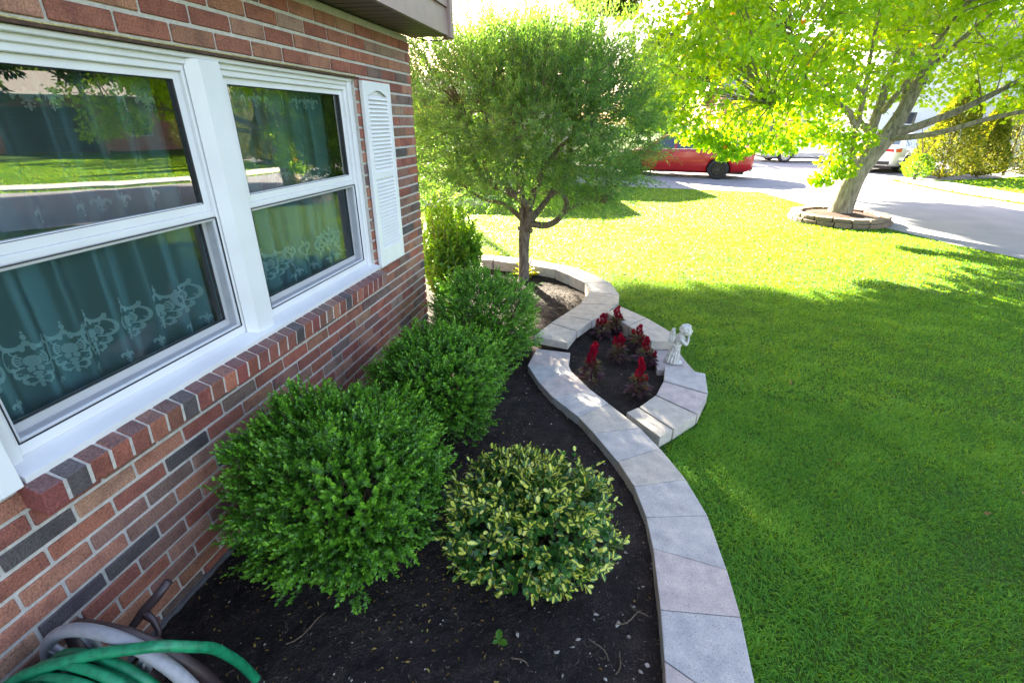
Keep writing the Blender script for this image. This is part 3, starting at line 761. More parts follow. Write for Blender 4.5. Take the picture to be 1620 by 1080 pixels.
LOOP = [([(1.70, 2.69), (1.772, 2.765), (1.968, 2.55), (1.888, 2.462)], BEIGE, 'narrow ring stone that meets the long curve', -.01, .068),
        ([(1.78, 2.77), (1.89, 2.94), (2.13, 2.75), (1.976, 2.558)], BEIGE, 'ring stone at the near right of the red flower bed', -.01, .069),
        ([(1.895, 2.947), (1.955, 3.145), (2.232, 3.022), (2.137, 2.757)], PINK, 'faintly pink ring stone in front of the topmost ring stone', -.01, .071),
        ([(1.96, 3.153), (1.985, 3.40), (2.262, 3.32), (2.237, 3.03)], GREY, 'pale ring stone directly in front of the cherub', -.01, .076),
        ([(1.93, 3.36), (1.92, 3.73), (2.12, 3.73), (2.165, 3.51), (2.215, 3.35)], PINK, 'low pinkish ring stone the cherub stands on', -.012, .050),
        ([(1.725, 3.985), (1.885, 4.215), (2.10, 3.88), (2.11, 3.74), (1.90, 3.70)], BEIGE, 'raised slab with a thick front face behind the cherub', .055, .13),
        ([(1.53, 4.28), (1.65, 4.48), (1.88, 4.222), (1.72, 3.992)], BEIGE, 'raised slab along the lawn behind the back plumes', .02, .13)]
for poly, c, lab, za, zb in LOOP: paver(poly, za, zb, c, lab, 'stones of the flower ring')
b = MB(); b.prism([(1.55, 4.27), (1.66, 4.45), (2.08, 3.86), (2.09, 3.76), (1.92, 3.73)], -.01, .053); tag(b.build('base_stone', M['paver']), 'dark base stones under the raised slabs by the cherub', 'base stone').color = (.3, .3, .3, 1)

# ------------------------------------------------------------------ debris on the soil
def bed_points(n, rng, dens=None):
    out = []
    while len(out) < n:
        x = rng.uniform(-.05, 2.1, 4000); y = rng.uniform(.5, 6, 4000)
        k = inpoly(x, y, BED)
        x, y = x[k], y[k]
        w = 1 / (1 + .12 * (y - 1) ** 2) if dens is None else dens(x, y)
        kk = rng.random(len(x)) < w
        out += list(zip(x[kk], y[kk]))
    return np.array(out[:n])

def debris():
    rng = np.random.default_rng(3)
    b = MB()
    P = bed_points(900, rng)
    ico = bmesh.new(); bmesh.ops.create_icosphere(ico, subdivisions=1, radius=1)
    for x, y in P:
        s = abs(rng.normal(0, .0020)) + .0013
        Mx = Matrix.Translation((x, y, soil_h(x, y) + s * .3)) @ Matrix.Rotation(rng.uniform(0, 6.28), 4, 'Z') @ Matrix.Rotation(rng.uniform(-.5, .5), 4, 'X') @ Matrix.Diagonal((s * rng.uniform(.9, 1.7), s, s * .65, 1))
        b.bm(ico, 0, (1, 1, 1), Mx)
    for x, y, s in ((1.52, 1.19, .013), (1.45, 1.13, .014), (1.66, 1.28, .017), (1.70, 1.24, .012), (1.30, 1.17, .014), (1.58, 1.30, .014), (1.74, 1.12, .011), (1.76, 1.15, .013), (1.72, 1.37, .011), (1.69, 1.62, .012), (1.48, 1.05, .011), (1.5, 1.16, .012), (1.62, 1.07, .010), (1.73, 1.05, .012)):
        s *= .8; hb = bmesh.new()
        for q in rand_dirs(11, rng): hb.verts.new(q * rng.uniform(.75, 1.1))
        bmesh.ops.convex_hull(hb, input=hb.verts)
        Mx = Matrix.Translation((x, y, soil_h(x, y) + s * .3)) @ Matrix.Rotation(x * 50, 4, 'Z') @ Matrix.Diagonal((s * 1.25, s * .85, s * .6, 1)); b.bm(hb, 0, (1, 1, 1), Mx); hb.free()
    ico.free()
    tag(b.build('pebbles', M['pebble'], smooth=False), 'pale pebbles scattered over the dark soil of the bed', 'pebbles', kind='stuff')
    # dry leaves, thick around the shrubs
    def dl(x, y):
        d1 = np.hypot(x - .95, y - 1.35); d2 = np.hypot(x - .95, y - 2.1)
        return np.clip(.05 + np.exp(-(d1 / .28) ** 2) + .8 * np.exp(-(d2 / .35) ** 2) + .3 * (x < .6), 0, 1)
    P = bed_points(1500, rng, dl); n = len(P)
    Z = np.array([soil_h(x, y) for x, y in P]) + .004
    D = unit(np.stack([rng.normal(size=n), rng.normal(size=n), rng.normal(size=n) * .25], 1)); N = unit(np.stack([rng.normal(size=n) * .3, rng.normal(size=n) * .3, np.ones(n)], 1))
    o = leaves('fallen_leaves', np.c_[P, Z], D, N, rng.uniform(.009, .020, n), rng.uniform(.005, .009, n), LEAF_OVAL, M['dryleaf'], None, rng.random(n))
    tag(o, 'small dry yellow and brown leaves littering the soil', 'fallen leaves', kind='stuff')
    n = 46; x = rng.uniform(2.3, 6.0, n); y = rng.uniform(1.0, 7.5, n)
    D = unit(np.stack([rng.normal(size=n), rng.normal(size=n), rng.normal(size=n) * .2], 1)); N = unit(np.stack([rng.normal(size=n) * .4, rng.normal(size=n) * .4, np.ones(n)], 1))
    tag(leaves('fallen_leaves', np.stack([x, y, np.full(n, .012)], 1), D, N, rng.uniform(.015, .035, n), rng.uniform(.010, .022, n), LEAF_OVAL, M['dryleaf'], None, rng.random(n)), 'a few dry leaves dropped on the mown lawn', 'fallen leaves', kind='stuff')
    # mulch chips and bark slivers
    P = bed_points(5200, rng); c = MB()
    for x, y in P:
        l = rng.uniform(.003, .011) * (2 if rng.random() < .06 else 1); w = rng.uniform(.0008, .0028); a = rng.uniform(0, 6.28); t = rng.uniform(-.35, .35)
        Mx = Matrix.Translation((x, y, soil_h(x, y) + .003)) @ Matrix.Rotation(a, 4, 'Z') @ Matrix.Rotation(t, 4, 'Y')
        c.face([tuple(Mx @ Vector(q)) for q in ((-l, -w * .3, 0), (-l * .3, -w, .001), (l * .6, -w * .8, 0), (l, .1 * w, .001), (l * .4, w, .002), (-l * .7, w * .7, .001))])
    tag(c.build('mulch_chips', M['chip']), 'dark shredded mulch chips lying on the soil', 'mulch', kind='stuff')
    tw = MB()
    for x, y, a, l in ((1.71, 1.30, .5, .12), (1.60, 1.17, 2.2, .10), (1.67, 1.13, 1.2, .09), (1.74, 1.34, -.7, .08), (.55, 1.02, .9, .16), (1.64, 1.02, .2, .07), (1.33, 1.07, 2.7, .07)):
        pts = [(x + math.cos(a + .5 * math.sin(t * 2.2)) * l * (t - .5), y + math.sin(a + .5 * math.sin(t * 2.2)) * l * (t - .5), soil_h(x, y) + .010 + .006 * math.sin(t * 3)) for t in np.linspace(0, 1, 7)]
        tw.tube(pts, [.0024] * 6 + [.001], 5)
    tag(tw.build('twigs', M['stem']), 'thin dry twigs lying on the soil', 'twigs', kind='stuff')
debris()

# ------------------------------------------------------------------ shrubs
def boxwood(c, r, h, nshoot, seed, label, zlow=.10):
    """clipped boxwood: shoots of small paired leaves over an uneven dome, bare twigs inside"""
    rng = np.random.default_rng(seed)
    root = thing('boxwood_shrub', label, 'shrub', (c[0], c[1], 0), 'clipped boxwoods along the brick wall')
    ctr = np.array([c[0], c[1], zlow + (h - zlow) * .42])
    d = unit(rng.normal(size=(nshoot, 3)) + np.array([0, 0, .25]))
    d = d[d[:, 2] > -.82]; n = len(d)
    e = 3.0                                     # superellipsoid: flat-ish top and sides
    up = h - ctr[2]; dn = ctr[2] - zlow
    sc = np.stack([np.full(n, r[0]), np.full(n, r[1]), np.where(d[:, 2] > 0, up, dn)], 1)
    R = 1 / (np.abs(d / sc) ** e).sum(1) ** (1 / e)
    R *= 1 + .24 * lump(d, 2.1, seed) + .32 * lump(d, 6.5, seed + 9.1)
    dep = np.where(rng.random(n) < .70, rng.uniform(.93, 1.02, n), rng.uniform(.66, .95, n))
    P0 = ctr + d * (R * dep)[:, None]
    ax = unit(d * np.array([1, 1, .8]) + np.array([0, 0, .50]) + .24 * rng.normal(size=(n, 3)))
    k = 12; ln = rng.uniform(.042, .080, n)
    t = np.tile(np.linspace(.0, 1, k), n); pi = np.repeat(np.arange(n), k)
    side = unit(np.cross(ax, rng.normal(size=(n, 3)))); s2 = np.cross(ax, side)
    ang = np.tile(np.arange(k) * math.pi * .5 + np.where(np.arange(k) % 2, math.pi / 2, 0) * 0, n) + np.where(np.tile(np.arange(k) % 2, n), math.pi, 0) + rng.normal(0, .3, n * k)
    out = side[pi] * np.cos(ang)[:, None] + s2[pi] * np.sin(ang)[:, None]
    P = P0[pi] - ax[pi] * (ln[pi] * .6)[:, None] + ax[pi] * (ln[pi] * t)[:, None]
    open_ = (1.05 - .75 * t)[:, None]
    D = unit(ax[pi] * .75 + out * open_ + rng.normal(0, .16, (n * k, 3)))
    N = unit(ax[pi] - out * .25 + np.array([0, 0, .2]) + rng.normal(0, .2, (n * k, 3)))
    L = rng.uniform(.015, .0235, n * k) * (1 - .25 * t); W = L * rng.uniform(.56, .70, n * k)
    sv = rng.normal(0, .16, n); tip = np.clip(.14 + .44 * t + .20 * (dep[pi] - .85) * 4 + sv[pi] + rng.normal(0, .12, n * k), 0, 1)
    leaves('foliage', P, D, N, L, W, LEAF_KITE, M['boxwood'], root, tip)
    s = MB(); zz = .0
    for q in range(34):
        a = rng.uniform(0, 6.28); rr = rng.uniform(.02, .10); rad = rng.uniform(.5, .86)
        p0 = Vector((c[0] + rr * math.cos(a), c[1] + rr * math.sin(a), -.01)); a2 = a + rng.normal(0, .5)
        p3 = Vector((c[0] + r[0] * rad * math.cos(a2), c[1] + r[1] * rad * math.sin(a2), rng.uniform(zlow + .02, h * .9)))
        mid = p0.lerp(p3, .5) + Vector((rng.normal(0, .03), rng.normal(0, .03), .05))
        s.tube([p0, p0.lerp(mid, .6) + Vector((0, 0, .02)), mid, p3], [.008, .005, .003, .0012], 5)
    s.build('stem', M['stem'], root, smooth=True)
    return root

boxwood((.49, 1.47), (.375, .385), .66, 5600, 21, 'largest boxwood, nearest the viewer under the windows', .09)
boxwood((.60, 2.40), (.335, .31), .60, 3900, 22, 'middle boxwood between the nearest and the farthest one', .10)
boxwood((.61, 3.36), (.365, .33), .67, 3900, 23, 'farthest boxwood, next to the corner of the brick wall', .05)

def euonymus_mat():
    m, t, nd, lk, b = nm('variegated_leaf')
    a1 = nd.new('ShaderNodeAttribute'); a1.attribute_name = 'rnd'; a2 = nd.new('ShaderNodeAttribute'); a2.attribute_name = 'luv'
    sp = nd.new('ShaderNodeSeparateXYZ'); lk.new(a2.outputs['Vector'], sp.inputs[0])
    ab = nd.new('ShaderNodeMath'); ab.operation = 'ABSOLUTE'; lk.new(sp.outputs['Y'], ab.inputs[0])
    geo = nd.new('ShaderNodeNewGeometry'); n1 = nd.new('ShaderNodeTexNoise'); n1.inputs['Scale'].default_value = 170; n1.inputs['Detail'].default_value = 3; lk.new(geo.outputs['Position'], n1.inputs['Vector'])
    ad = nd.new('ShaderNodeMath'); ad.operation = 'MULTIPLY_ADD'; lk.new(n1.outputs['Fac'], ad.inputs[0]); ad.inputs[1].default_value = .38; lk.new(ab.outputs[0], ad.inputs[2])
    th = nd.new('ShaderNodeMath'); th.operation = 'MULTIPLY_ADD'; lk.new(a1.outputs['Fac'], th.inputs[0]); th.inputs[1].default_value = .48; th.inputs[2].default_value = -.04
    lt = nd.new('ShaderNodeMath'); lt.operation = 'LESS_THAN'; lk.new(ad.outputs[0], lt.inputs[0]); lk.new(th.outputs[0], lt.inputs[1])
    rg = ramp(nd, [(0, (.018, .080, .014)), (1, (.060, .19, .03))]); lk.new(n1.outputs['Fac'], rg.inputs[0])
    ry = ramp(nd, [(.35, (.34, .44, .04)), (.65, (.56, .55, .05)), (1, (.60, .60, .10))]); lk.new(a1.outputs['Fac'], ry.inputs[0])
    mx = nd.new('ShaderNodeMix'); mx.data_type = 'RGBA'; lk.new(lt.outputs[0], mx.inputs[0]); lk.new(rg.outputs[0], mx.inputs[6]); lk.new(ry.outputs[0], mx.inputs[7])
    lk.new(mx.outputs[2], b.inputs['Base Color']); b.inputs['Roughness'].default_value = .36
    tr = nd.new('ShaderNodeBsdfTranslucent'); lk.new(mx.outputs[2], tr.inputs['Color'])
    s = nd.new('ShaderNodeMixShader'); s.inputs[0].default_value = .18; lk.new(b.outputs[0], s.inputs[1]); lk.new(tr.outputs[0], s.inputs[2]); lk.new(s.outputs[0], nd['Material Output'].inputs[0])
    return m
M['euonymus'] = euonymus_mat()

def euonymus():
    rng = np.random.default_rng(31)
    c = np.array([1.275, 1.56, .16]); root = thing('euonymus_shrub', 'low round variegated shrub with yellow and green leaves on dark soil', 'shrub', (c[0], c[1], 0))
    n = 900; d = unit(rng.normal(size=(n, 3)) + np.array([0, 0, .45])); d = d[d[:, 2] > -.35]; n = len(d)
    sc = np.stack([np.full(n, .335), np.full(n, .315), np.where(d[:, 2] > 0, .235, .15)], 1)
    R = 1 / np.sqrt(((d / sc) ** 2).sum(1)); R *= 1 + .26 * lump(d, 2.4, 5.0) + .15 * lump(d, 6, 2.0)
    dep = np.where(rng.random(n) < .7, rng.uniform(.9, 1.08, n), rng.uniform(.55, .95, n))
    P0 = c + d * (R * dep)[:, None]
    ax = unit(d + np.array([0, 0, .35]) + .45 * rng.normal(size=(n, 3)))
    # the long stray shoots that stick out
    ex = np.array([[1.00, 1.70, .30], [.97, 1.58, .30], [1.33, 1.30, .16], [1.52, 1.76, .33]]); ea = unit(np.array([[-.6, .3, .4], [-.7, .2, .35], [.1, -.9, -.2], [.5, .3, .45]]))
    P0 = np.vstack([P0, ex]); ax = np.vstack([ax, ea]); dep = np.append(dep, np.ones(len(ex))); n += len(ex)
    k = 9; ln = rng.uniform(.07, .12, n); ln[-len(ex):] = .13
    t = np.tile(np.linspace(.05, 1, k), n); pi = np.repeat(np.arange(n), k)
    side = unit(np.cross(ax, rng.normal(size=(n, 3)))); s2 = np.cross(ax, side)
    kk = np.tile(np.arange(k), n); ang = (kk // 2) * 1.57 + (kk % 2) * 3.14 + rng.normal(0, .35, n * k)
    out = side[pi] * np.cos(ang)[:, None] + s2[pi] * np.sin(ang)[:, None]
    P = P0[pi] - ax[pi] * (ln[pi] * .7)[:, None] + ax[pi] * (ln[pi] * t)[:, None] + out * .004
    D = unit(ax[pi] * .65 + out * (1.15 - .7 * t)[:, None] + rng.normal(0, .2, (n * k, 3)))
    N = unit(ax[pi] * .8 - out * .3 + np.array([0, 0, .5]) + rng.normal(0, .22, (n * k, 3)))
    L = rng.uniform(.028, .044, n * k) * (1 - .25 * t); W = L * rng.uniform(.72, .92, n * k)
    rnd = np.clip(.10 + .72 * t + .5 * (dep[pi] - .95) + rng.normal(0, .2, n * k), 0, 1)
    leaves('foliage', P, D, N, L, W, LEAF_OVAL, M['euonymus'], root, rnd, luv=True)
    s = MB()
    for i in range(0, n, 2):
        p1 = Vector(P0[i]); a = Vector(ax[i]); p0 = Vector((c[0], c[1], .02)).lerp(p1, .35)
        s.tube([p0, p0.lerp(p1, .6), p1 - a * float(ln[i]) * .3, p1 + a * float(ln[i]) * .25], [.004, .003, .0022, .0012], 5)
    for i in range(12):
        a = i * .55; s.tube([(c[0] + .03 * math.cos(a), c[1] + .03 * math.sin(a), -.01), (c[0] + .13 * math.cos(a), c[1] + .13 * math.sin(a), .13)], [.007, .004], 6)
    s.build('stem', M['stem'], root, smooth=True)
euonymus()

def corner_shrub():
    rng = np.random.default_rng(41)
    root = thing('broadleaf_shrub', 'upright light green broad leaved shrub at the brick wall corner', 'shrub', (-.02, 4.45, 0))
    s = MB(); P = []; D = []; N = []; R = []
    for i in range(170):
        a = rng.uniform(0, 6.28); rr = math.sqrt(rng.random()); x = .0 + .30 * rr * math.cos(a); y = 4.46 + .44 * rr * math.sin(a)
        top = (1.02 - .42 * rr ** 2 + .12 * (x < -.02) - .15 * (y < 4.2)) * rng.uniform(.72, 1.05)
        if x < 0 and y < 3.9: continue
        b = np.array([.0 + .35 * (x - .0), 4.45 + .35 * (y - 4.45), 0.0]); t_ = np.array([x, y, top]); m_ = b + (t_ - b) * .5 + np.array([(x) * .12, (y - 4.45) * .12, 0])
        pts = [b, m_, t_]; s.tube(pts, [.006, .004, .0015], 5)
        k = 34
        for j in range(k):
            u = .28 + .72 * j / (k - 1); q = (1 - u) ** 2 * b + 2 * u * (1 - u) * m_ + u * u * t_
            ax = unit(t_ - m_); an = j * 2.4 + rng.normal(0, .3); sd = unit(np.cross(ax, [.3, .8, .2])); s2 = np.cross(ax, sd); o = sd * math.cos(an) + s2 * math.sin(an)
            P.append(q); D.append(ax * (.45 + .5 * (u > .9)) + o * .8 + rng.normal(0, .15, 3)); N.append(ax * .8 - o * .2 + np.array([0, 0, .5]) + rng.normal(0, .2, 3)); R.append(np.clip(.15 + .65 * u * (top / 1.0) + rng.normal(0, .14), 0, 1))
    n = len(P); L = rng.uniform(.050, .080, n)
    leaves('foliage', P, D, np.array(N), L, L * rng.uniform(.42, .52, n), LEAF_OVAL, M['shrubleaf'], root, np.array(R))
    s.build('stem', M['stem'], root, smooth=True)
corner_shrub()

def hosta():
    rng = np.random.default_rng(44); c = np.array([.52, 5.62, .015])
    root = thing('hosta', 'low yellow green hosta behind the willow trunk', 'plant', tuple(c))
    n = 34; a = rng.uniform(0, 6.28, n); el = rng.uniform(.15, 1.1, n)
    d = np.stack([np.cos(a) * np.cos(el), np.sin(a) * np.cos(el), np.sin(el)], 1); P = c + d * rng.uniform(.02, .10, n)[:, None]
    D = unit(d * np.array([1, 1, .4])); N = np.tile(np.array([0, 0, 1.0]), (n, 1)) + .3 * d
    leaves('foliage', P, D, N, rng.uniform(.10, .15, n), rng.uniform(.055, .08, n), LEAF_OVAL, M['hosta'], root)
hosta()

def seedling():
    root = thing('seedling', 'small green seedling on bare soil near the bottom edge', 'seedling', (1.245, 1.11, .01))
    z = soil_h(1.245, 1.11)
    P = [(1.245, 1.112, z + .03)] * 4; D = [(-.2, .9, .2), (.9, -.25, .15), (-.75, -.5, .1), (.2, -.6, .3)]; N = np.array([(0, -.2, 1.0)] * 4)
    leaves('leaf_blades', P, np.array(D, float), N, np.array([.042, .036, .026, .016]), np.array([.030, .028, .019, .012]), LEAF_OVAL, M['shrubleaf'], root, np.array([.45, .5, .4, .6]))
    s = MB(); s.tube([(1.245, 1.11, z - .005), (1.245, 1.112, z + .03)], .0016, 5); s.build('stem', M['stem'], root)
seedling()

# ------------------------------------------------------------------ red plumed flowers
def celosia(x, y, h, spikes, seed, label):
    rng = np.random.default_rng(seed); z = .01
    root = thing('celosia', label, 'flower', (x, y, z), 'red plumed flowers in the stone ring')
    s = MB(); s.tube([(x, y, z - .02), (x + .004, y, z + h * .35), (x + .002, y + .003, z + h * .62)], [.006, .005, .003], 6)
    P = []; D = []; N = []; R = []; LL = []
    for j in range(100):
        u = j / 99; q = np.array([x, y, z + h * (.10 + .50 * u)]); a = j * 2.4 + rng.normal(0, .3); el = .15 + .5 * u + rng.normal(0, .15)
        d = np.array([math.cos(a) * math.cos(el), math.sin(a) * math.cos(el), math.sin(el)])
        ln = rng.uniform(.055, .095) * (1 - .4 * u) ; off = rng.uniform(.004, .05) * (1 - .5 * u)
        P.append(q + d * off); D.append(d * np.array([1, 1, .55])); N.append(np.array([0, 0, 1.0]) + .35 * d + rng.normal(0, .15, 3)); LL.append(ln); R.append(np.clip(.25 + .55 * u + rng.normal(0, .2), 0, 1))
    LL = np.array(LL); leaves('foliage', P, D, np.array(N), LL, LL * .42, LEAF_OVAL, M['bronze'], root, np.array(R))
    for (dx, dy, zb, sh, sr) in spikes:
        s.tube([(x, y, z + h * .45), (x + dx * .7, y + dy * .7, z + h * zb)], [.003, .002], 5)
        n = int(520 * (sh / .12) * (sr / .025)) + 60
        u = rng.random(n) ** .85; a = rng.uniform(0, 6.28, n)
        rad = sr * np.clip(np.sin(np.pi * (u * .86 + .10)) ** .8, 0, 1) * (1 - .25 * u) * (1 + .35 * np.sin(a * 3 + u * 14) * .5)
        wob = .006 * np.sin(u * 9 + seed)
        p = np.stack([x + dx + rad * np.cos(a) * .82 + wob, y + dy + rad * np.sin(a) * .82, z + h * zb + sh * u], 1)
        d = np.stack([np.cos(a) * .75, np.sin(a) * .75, .65 + .7 * u], 1) + rng.normal(0, .25, (n, 3))
        leaves('plume', p, d, rand_dirs(n, rng), rng.uniform(.010, .017, n), rng.uniform(.005, .008, n), LEAF_THIN, M['plume'], root, np.clip(.25 + .5 * u + rng.normal(0, .2, n), 0, 1))
    s.build('stem', M['bronze'], root)
celosia(1.455, 3.14, .25, [(0, 0, .55, .15, .030), (.012, .03, .86, .085, .024), (-.03, -.01, .55, .05, .012)], 1, 'red plume plant with a double spike at the left of the flower ring')
celosia(1.775, 2.985, .25, [(.005, 0, .50, .17, .027), (.045, .01, .48, .045, .011), (-.02, .03, .5, .03, .008)], 2, 'tallest red plume plant nearest the viewer in the flower ring')
celosia(1.64, 3.50, .22, [(.012, 0, .58, .115, .026), (-.028, 0, .66, .07, .014), (.032, .01, .75, .04, .010)], 3, 'red plume plant in the centre of the flower ring')
celosia(1.50, 3.93, .22, [(.005, 0, .58, .105, .030), (-.035, .0, .50, .07, .018), (.03, .01, .86, .04, .012)], 4, 'red plume plant in front of the broad raised stone')
celosia(1.625, 4.10, .22, [(0, 0, .58, .12, .026), (.03, 0, .62, .04, .010), (-.022, .01, .7, .06, .012)], 5, 'farthest red plume plant against the pale raised slab')
celosia(1.795, 3.735, .25, [(.005, 0, .58, .09, .026), (-.045, -.01, .62, .04, .010), (.035, -.03, .42, .03, .009)], 6, 'red plume plant with a round head below the raised slab')
celosia(1.85, 3.49, .21, [(-.008, 0, .62, .11, .026), (.06, -.03, .42, .05, .010)], 7, 'red plume plant at the right beside the low ring stone')

# ------------------------------------------------------------------ cherub statue
def blob(bm, c, r, sub=2, rot=None):
    m = Matrix.Translation(c) @ (rot or Matrix()) @ Matrix.Diagonal((*(r if hasattr(r, '__len__') else (r, r, r)), 1))
    bmesh.ops.create_icosphere(bm, subdivisions=sub, radius=1, matrix=m)

def bm_tube(bm, pts, rads, n=8):
    t = MB(); t.tube(pts, rads, n); me = bpy.data.meshes.new('t'); me.from_pydata(t.v, [], t.f); bm.from_mesh(me); bpy.data.meshes.remove(me)

def remeshed(name, bm, voxel, smooth_it, mat, parent, Mx):
    me = bpy.data.meshes.new(name); bmesh.ops.recalc_face_normals(bm, faces=bm.faces); bm.to_mesh(me); bm.free()
    o = bpy.data.objects.new(name, me); COL.objects.link(o)
    r = o.modifiers.new('r', 'REMESH'); r.mode = 'VOXEL'; r.voxel_size = voxel; r.use_smooth_shade = True
    s = o.modifiers.new('s', 'SMOOTH'); s.iterations = smooth_it; s.factor = .5
    dg = bpy.context.evaluated_depsgraph_get(); me2 = bpy.data.meshes.new_from_object(o.evaluated_get(dg)); me2.name = name
    bpy.data.objects.remove(o); bpy.data.meshes.remove(me)
    me2.transform(Mx); me2.materials.clear(); me2.materials.append(mat)
    me2.polygons.foreach_set('use_smooth', [True] * len(me2.polygons))
    return link(name, me2, parent)

def statue():
    org = Vector((2.055, 3.50, .048))
    root = thing('cherub_statue', 'weathered white praying cherub garden statue standing on the flower ring', 'statue', tuple(org))
    Mx = Matrix.Translation(org) @ Matrix.Rotation(math.radians(-8), 4, 'Z') @ Matrix.Scale(.90, 4)
    b = bmesh.new(); rng = random.Random(4)
    blob(b, (.005, 0, .012), (.068, .050, .018)); blob(b, (.03, .01, .012), (.035, .045, .020))
    secs = [(-.014, .020, .056, .044), (-.012, .05, .050, .042), (-.006, .10, .042, .038), (.004, .15, .036, .035), (.012, .18, .033, .034), (.020, .22, .038, .040), (.026, .25, .036, .042), (.032, .272, .024, .030), (.040, .285, .016, .017)]
    for (x0, z0, a0, b0), (x1, z1, a1, b1) in zip(secs[:-1], secs[1:]):
        for t in (0, .34, .67): blob(b, (x0 + (x1 - x0) * t, 0, z0 + (z1 - z0) * t), (a0 + (a1 - a0) * t, b0 + (b1 - b0) * t, .022))
    for k in range(13):                         # robe folds
        a = 2 * math.pi * k / 13 + .2; lo = Vector((-.014 + .056 * math.cos(a), .044 * math.sin(a), .012)); hi = Vector((.008 + .032 * math.cos(a), .033 * math.sin(a), .165))
        bm_tube(b, [lo, lo.lerp(hi, .5) + Vector((.002 * math.sin(k * 3), .003, 0)), hi], [.0075, .006, .003], 6)
    for k in range(16):                         # rope belt
        a = 2 * math.pi * k / 16; blob(b, (.010 + .036 * math.cos(a), .036 * math.sin(a), .172), .006, 1)
    bm_tube(b, [(.03, .030, .17), (.035, .034, .12), (.03, .036, .07)], [.005, .005, .006], 6); bm_tube(b, [(.03, .020, .17), (.042, .028, .11)], [.005, .005], 6)
    bm_tube(b, [(.036, 0, .27), (.050, 0, .292)], [.018, .017])
    hc = Vector((.064, 0, .312))
    blob(b, hc, (.046, .042, .045), 3); blob(b, hc + Vector((.012, 0, -.016)), (.034, .034, .030), 3)
    for sy in (-1, 1):
        blob(b, hc + Vector((.028, sy * .017, -.017)), .0145)                                   # cheek
        blob(b, hc + Vector((.036, sy * .016, .004)), (.006, .0085, .005))                       # closed eyelid
        blob(b, hc + Vector((.037, sy * .016, .014)), (.006, .011, .0035))                       # brow
        blob(b, hc + Vector((-.002, sy * .042, -.006)), (.009, .005, .012))                      # ear
        # arm: shoulder, elbow, wrist
        bm_tube(b, [(.026, sy * .034, .252), (.055, sy * .044, .222), (.082, sy * .036, .196)], [.017, .0155, .013]); bm_tube(b, [(.082, sy * .036, .196), (.092, sy * .022, .230), (.092, sy * .008, .262)], [.0130, .0105, .0085])
        blob(b, (.093, sy * .0065, .272), (.010, .006, .014))                                   # palm
        for q in range(4): bm_tube(b, [(.087 + q * .0045, sy * .005, .278), (.089 + q * .0045, sy * .004, .292 + .003 * (q in (1, 2))), (.086 + q * .0045, sy * .003, .300 + .003 * (q in (1, 2)))], [.0032, .003, .0025], 6)
        bm_tube(b, [(.085, sy * .008, .270), (.080, sy * .007, .283)], [.0035, .003], 6)
        blob(b, (.052, sy * .022, .016), (.022, .013, .012)); [blob(b, (.071 + .001 * q, sy * (.012 + .006 * q), .012), .0052, 1) for q in range(4)]   # bare feet
    blob(b, hc + Vector((.047, 0, -.004)), (.008, .0065, .007)); blob(b, hc + Vector((.041, 0, -.020)), (.007, .010, .004)); blob(b, hc + Vector((.038, 0, -.030)), (.010, .012, .009))
    for k in range(150):                        # curls
        v = Vector((rng.gauss(0, 1), rng.gauss(0, 1), rng.gauss(0, 1) + .4)).normalized()
        if v.x > .30 and v.z < .62: continue
        if v.z < -.6: continue
        blob(b, hc + Vector((v.x * .047 - .002, v.y * .044, v.z * .047)), rng.uniform(.008, .0125), 1)
    remeshed('body', b, .0026, 2, M['statue'], root, Mx)
    for sy in (-1, 1):
        b = bmesh.new()
        blob(b, (-.030, sy * .026, .262), (.020, .011, .050), rot=Matrix.Rotation(-.16, 4, 'Y'))
        for j in range(3):
            for q in range(6 - j):
                z = .298 - .018 * q - .010 * j; x = -.024 - .011 * j - .004 * q * (1 if q < 4 else .3)
                blob(b, (x, sy * (.034 - .002 * j), z), (.0095, .006, .0125), 1, Matrix.Rotation(.5, 4, 'Y'))
        for q in range(3): bm_tube(b, [(-.034 - .004 * q, sy * .028, .235), (-.040 - .006 * q, sy * .030, .208 - .006 * q), (-.040 - .008 * q, sy * .030, .190 - .002 * q)], [.008, .008, .004], 6)
        remeshed('wing', b, .0026, 2, M['statue'], root, Mx)
statue()

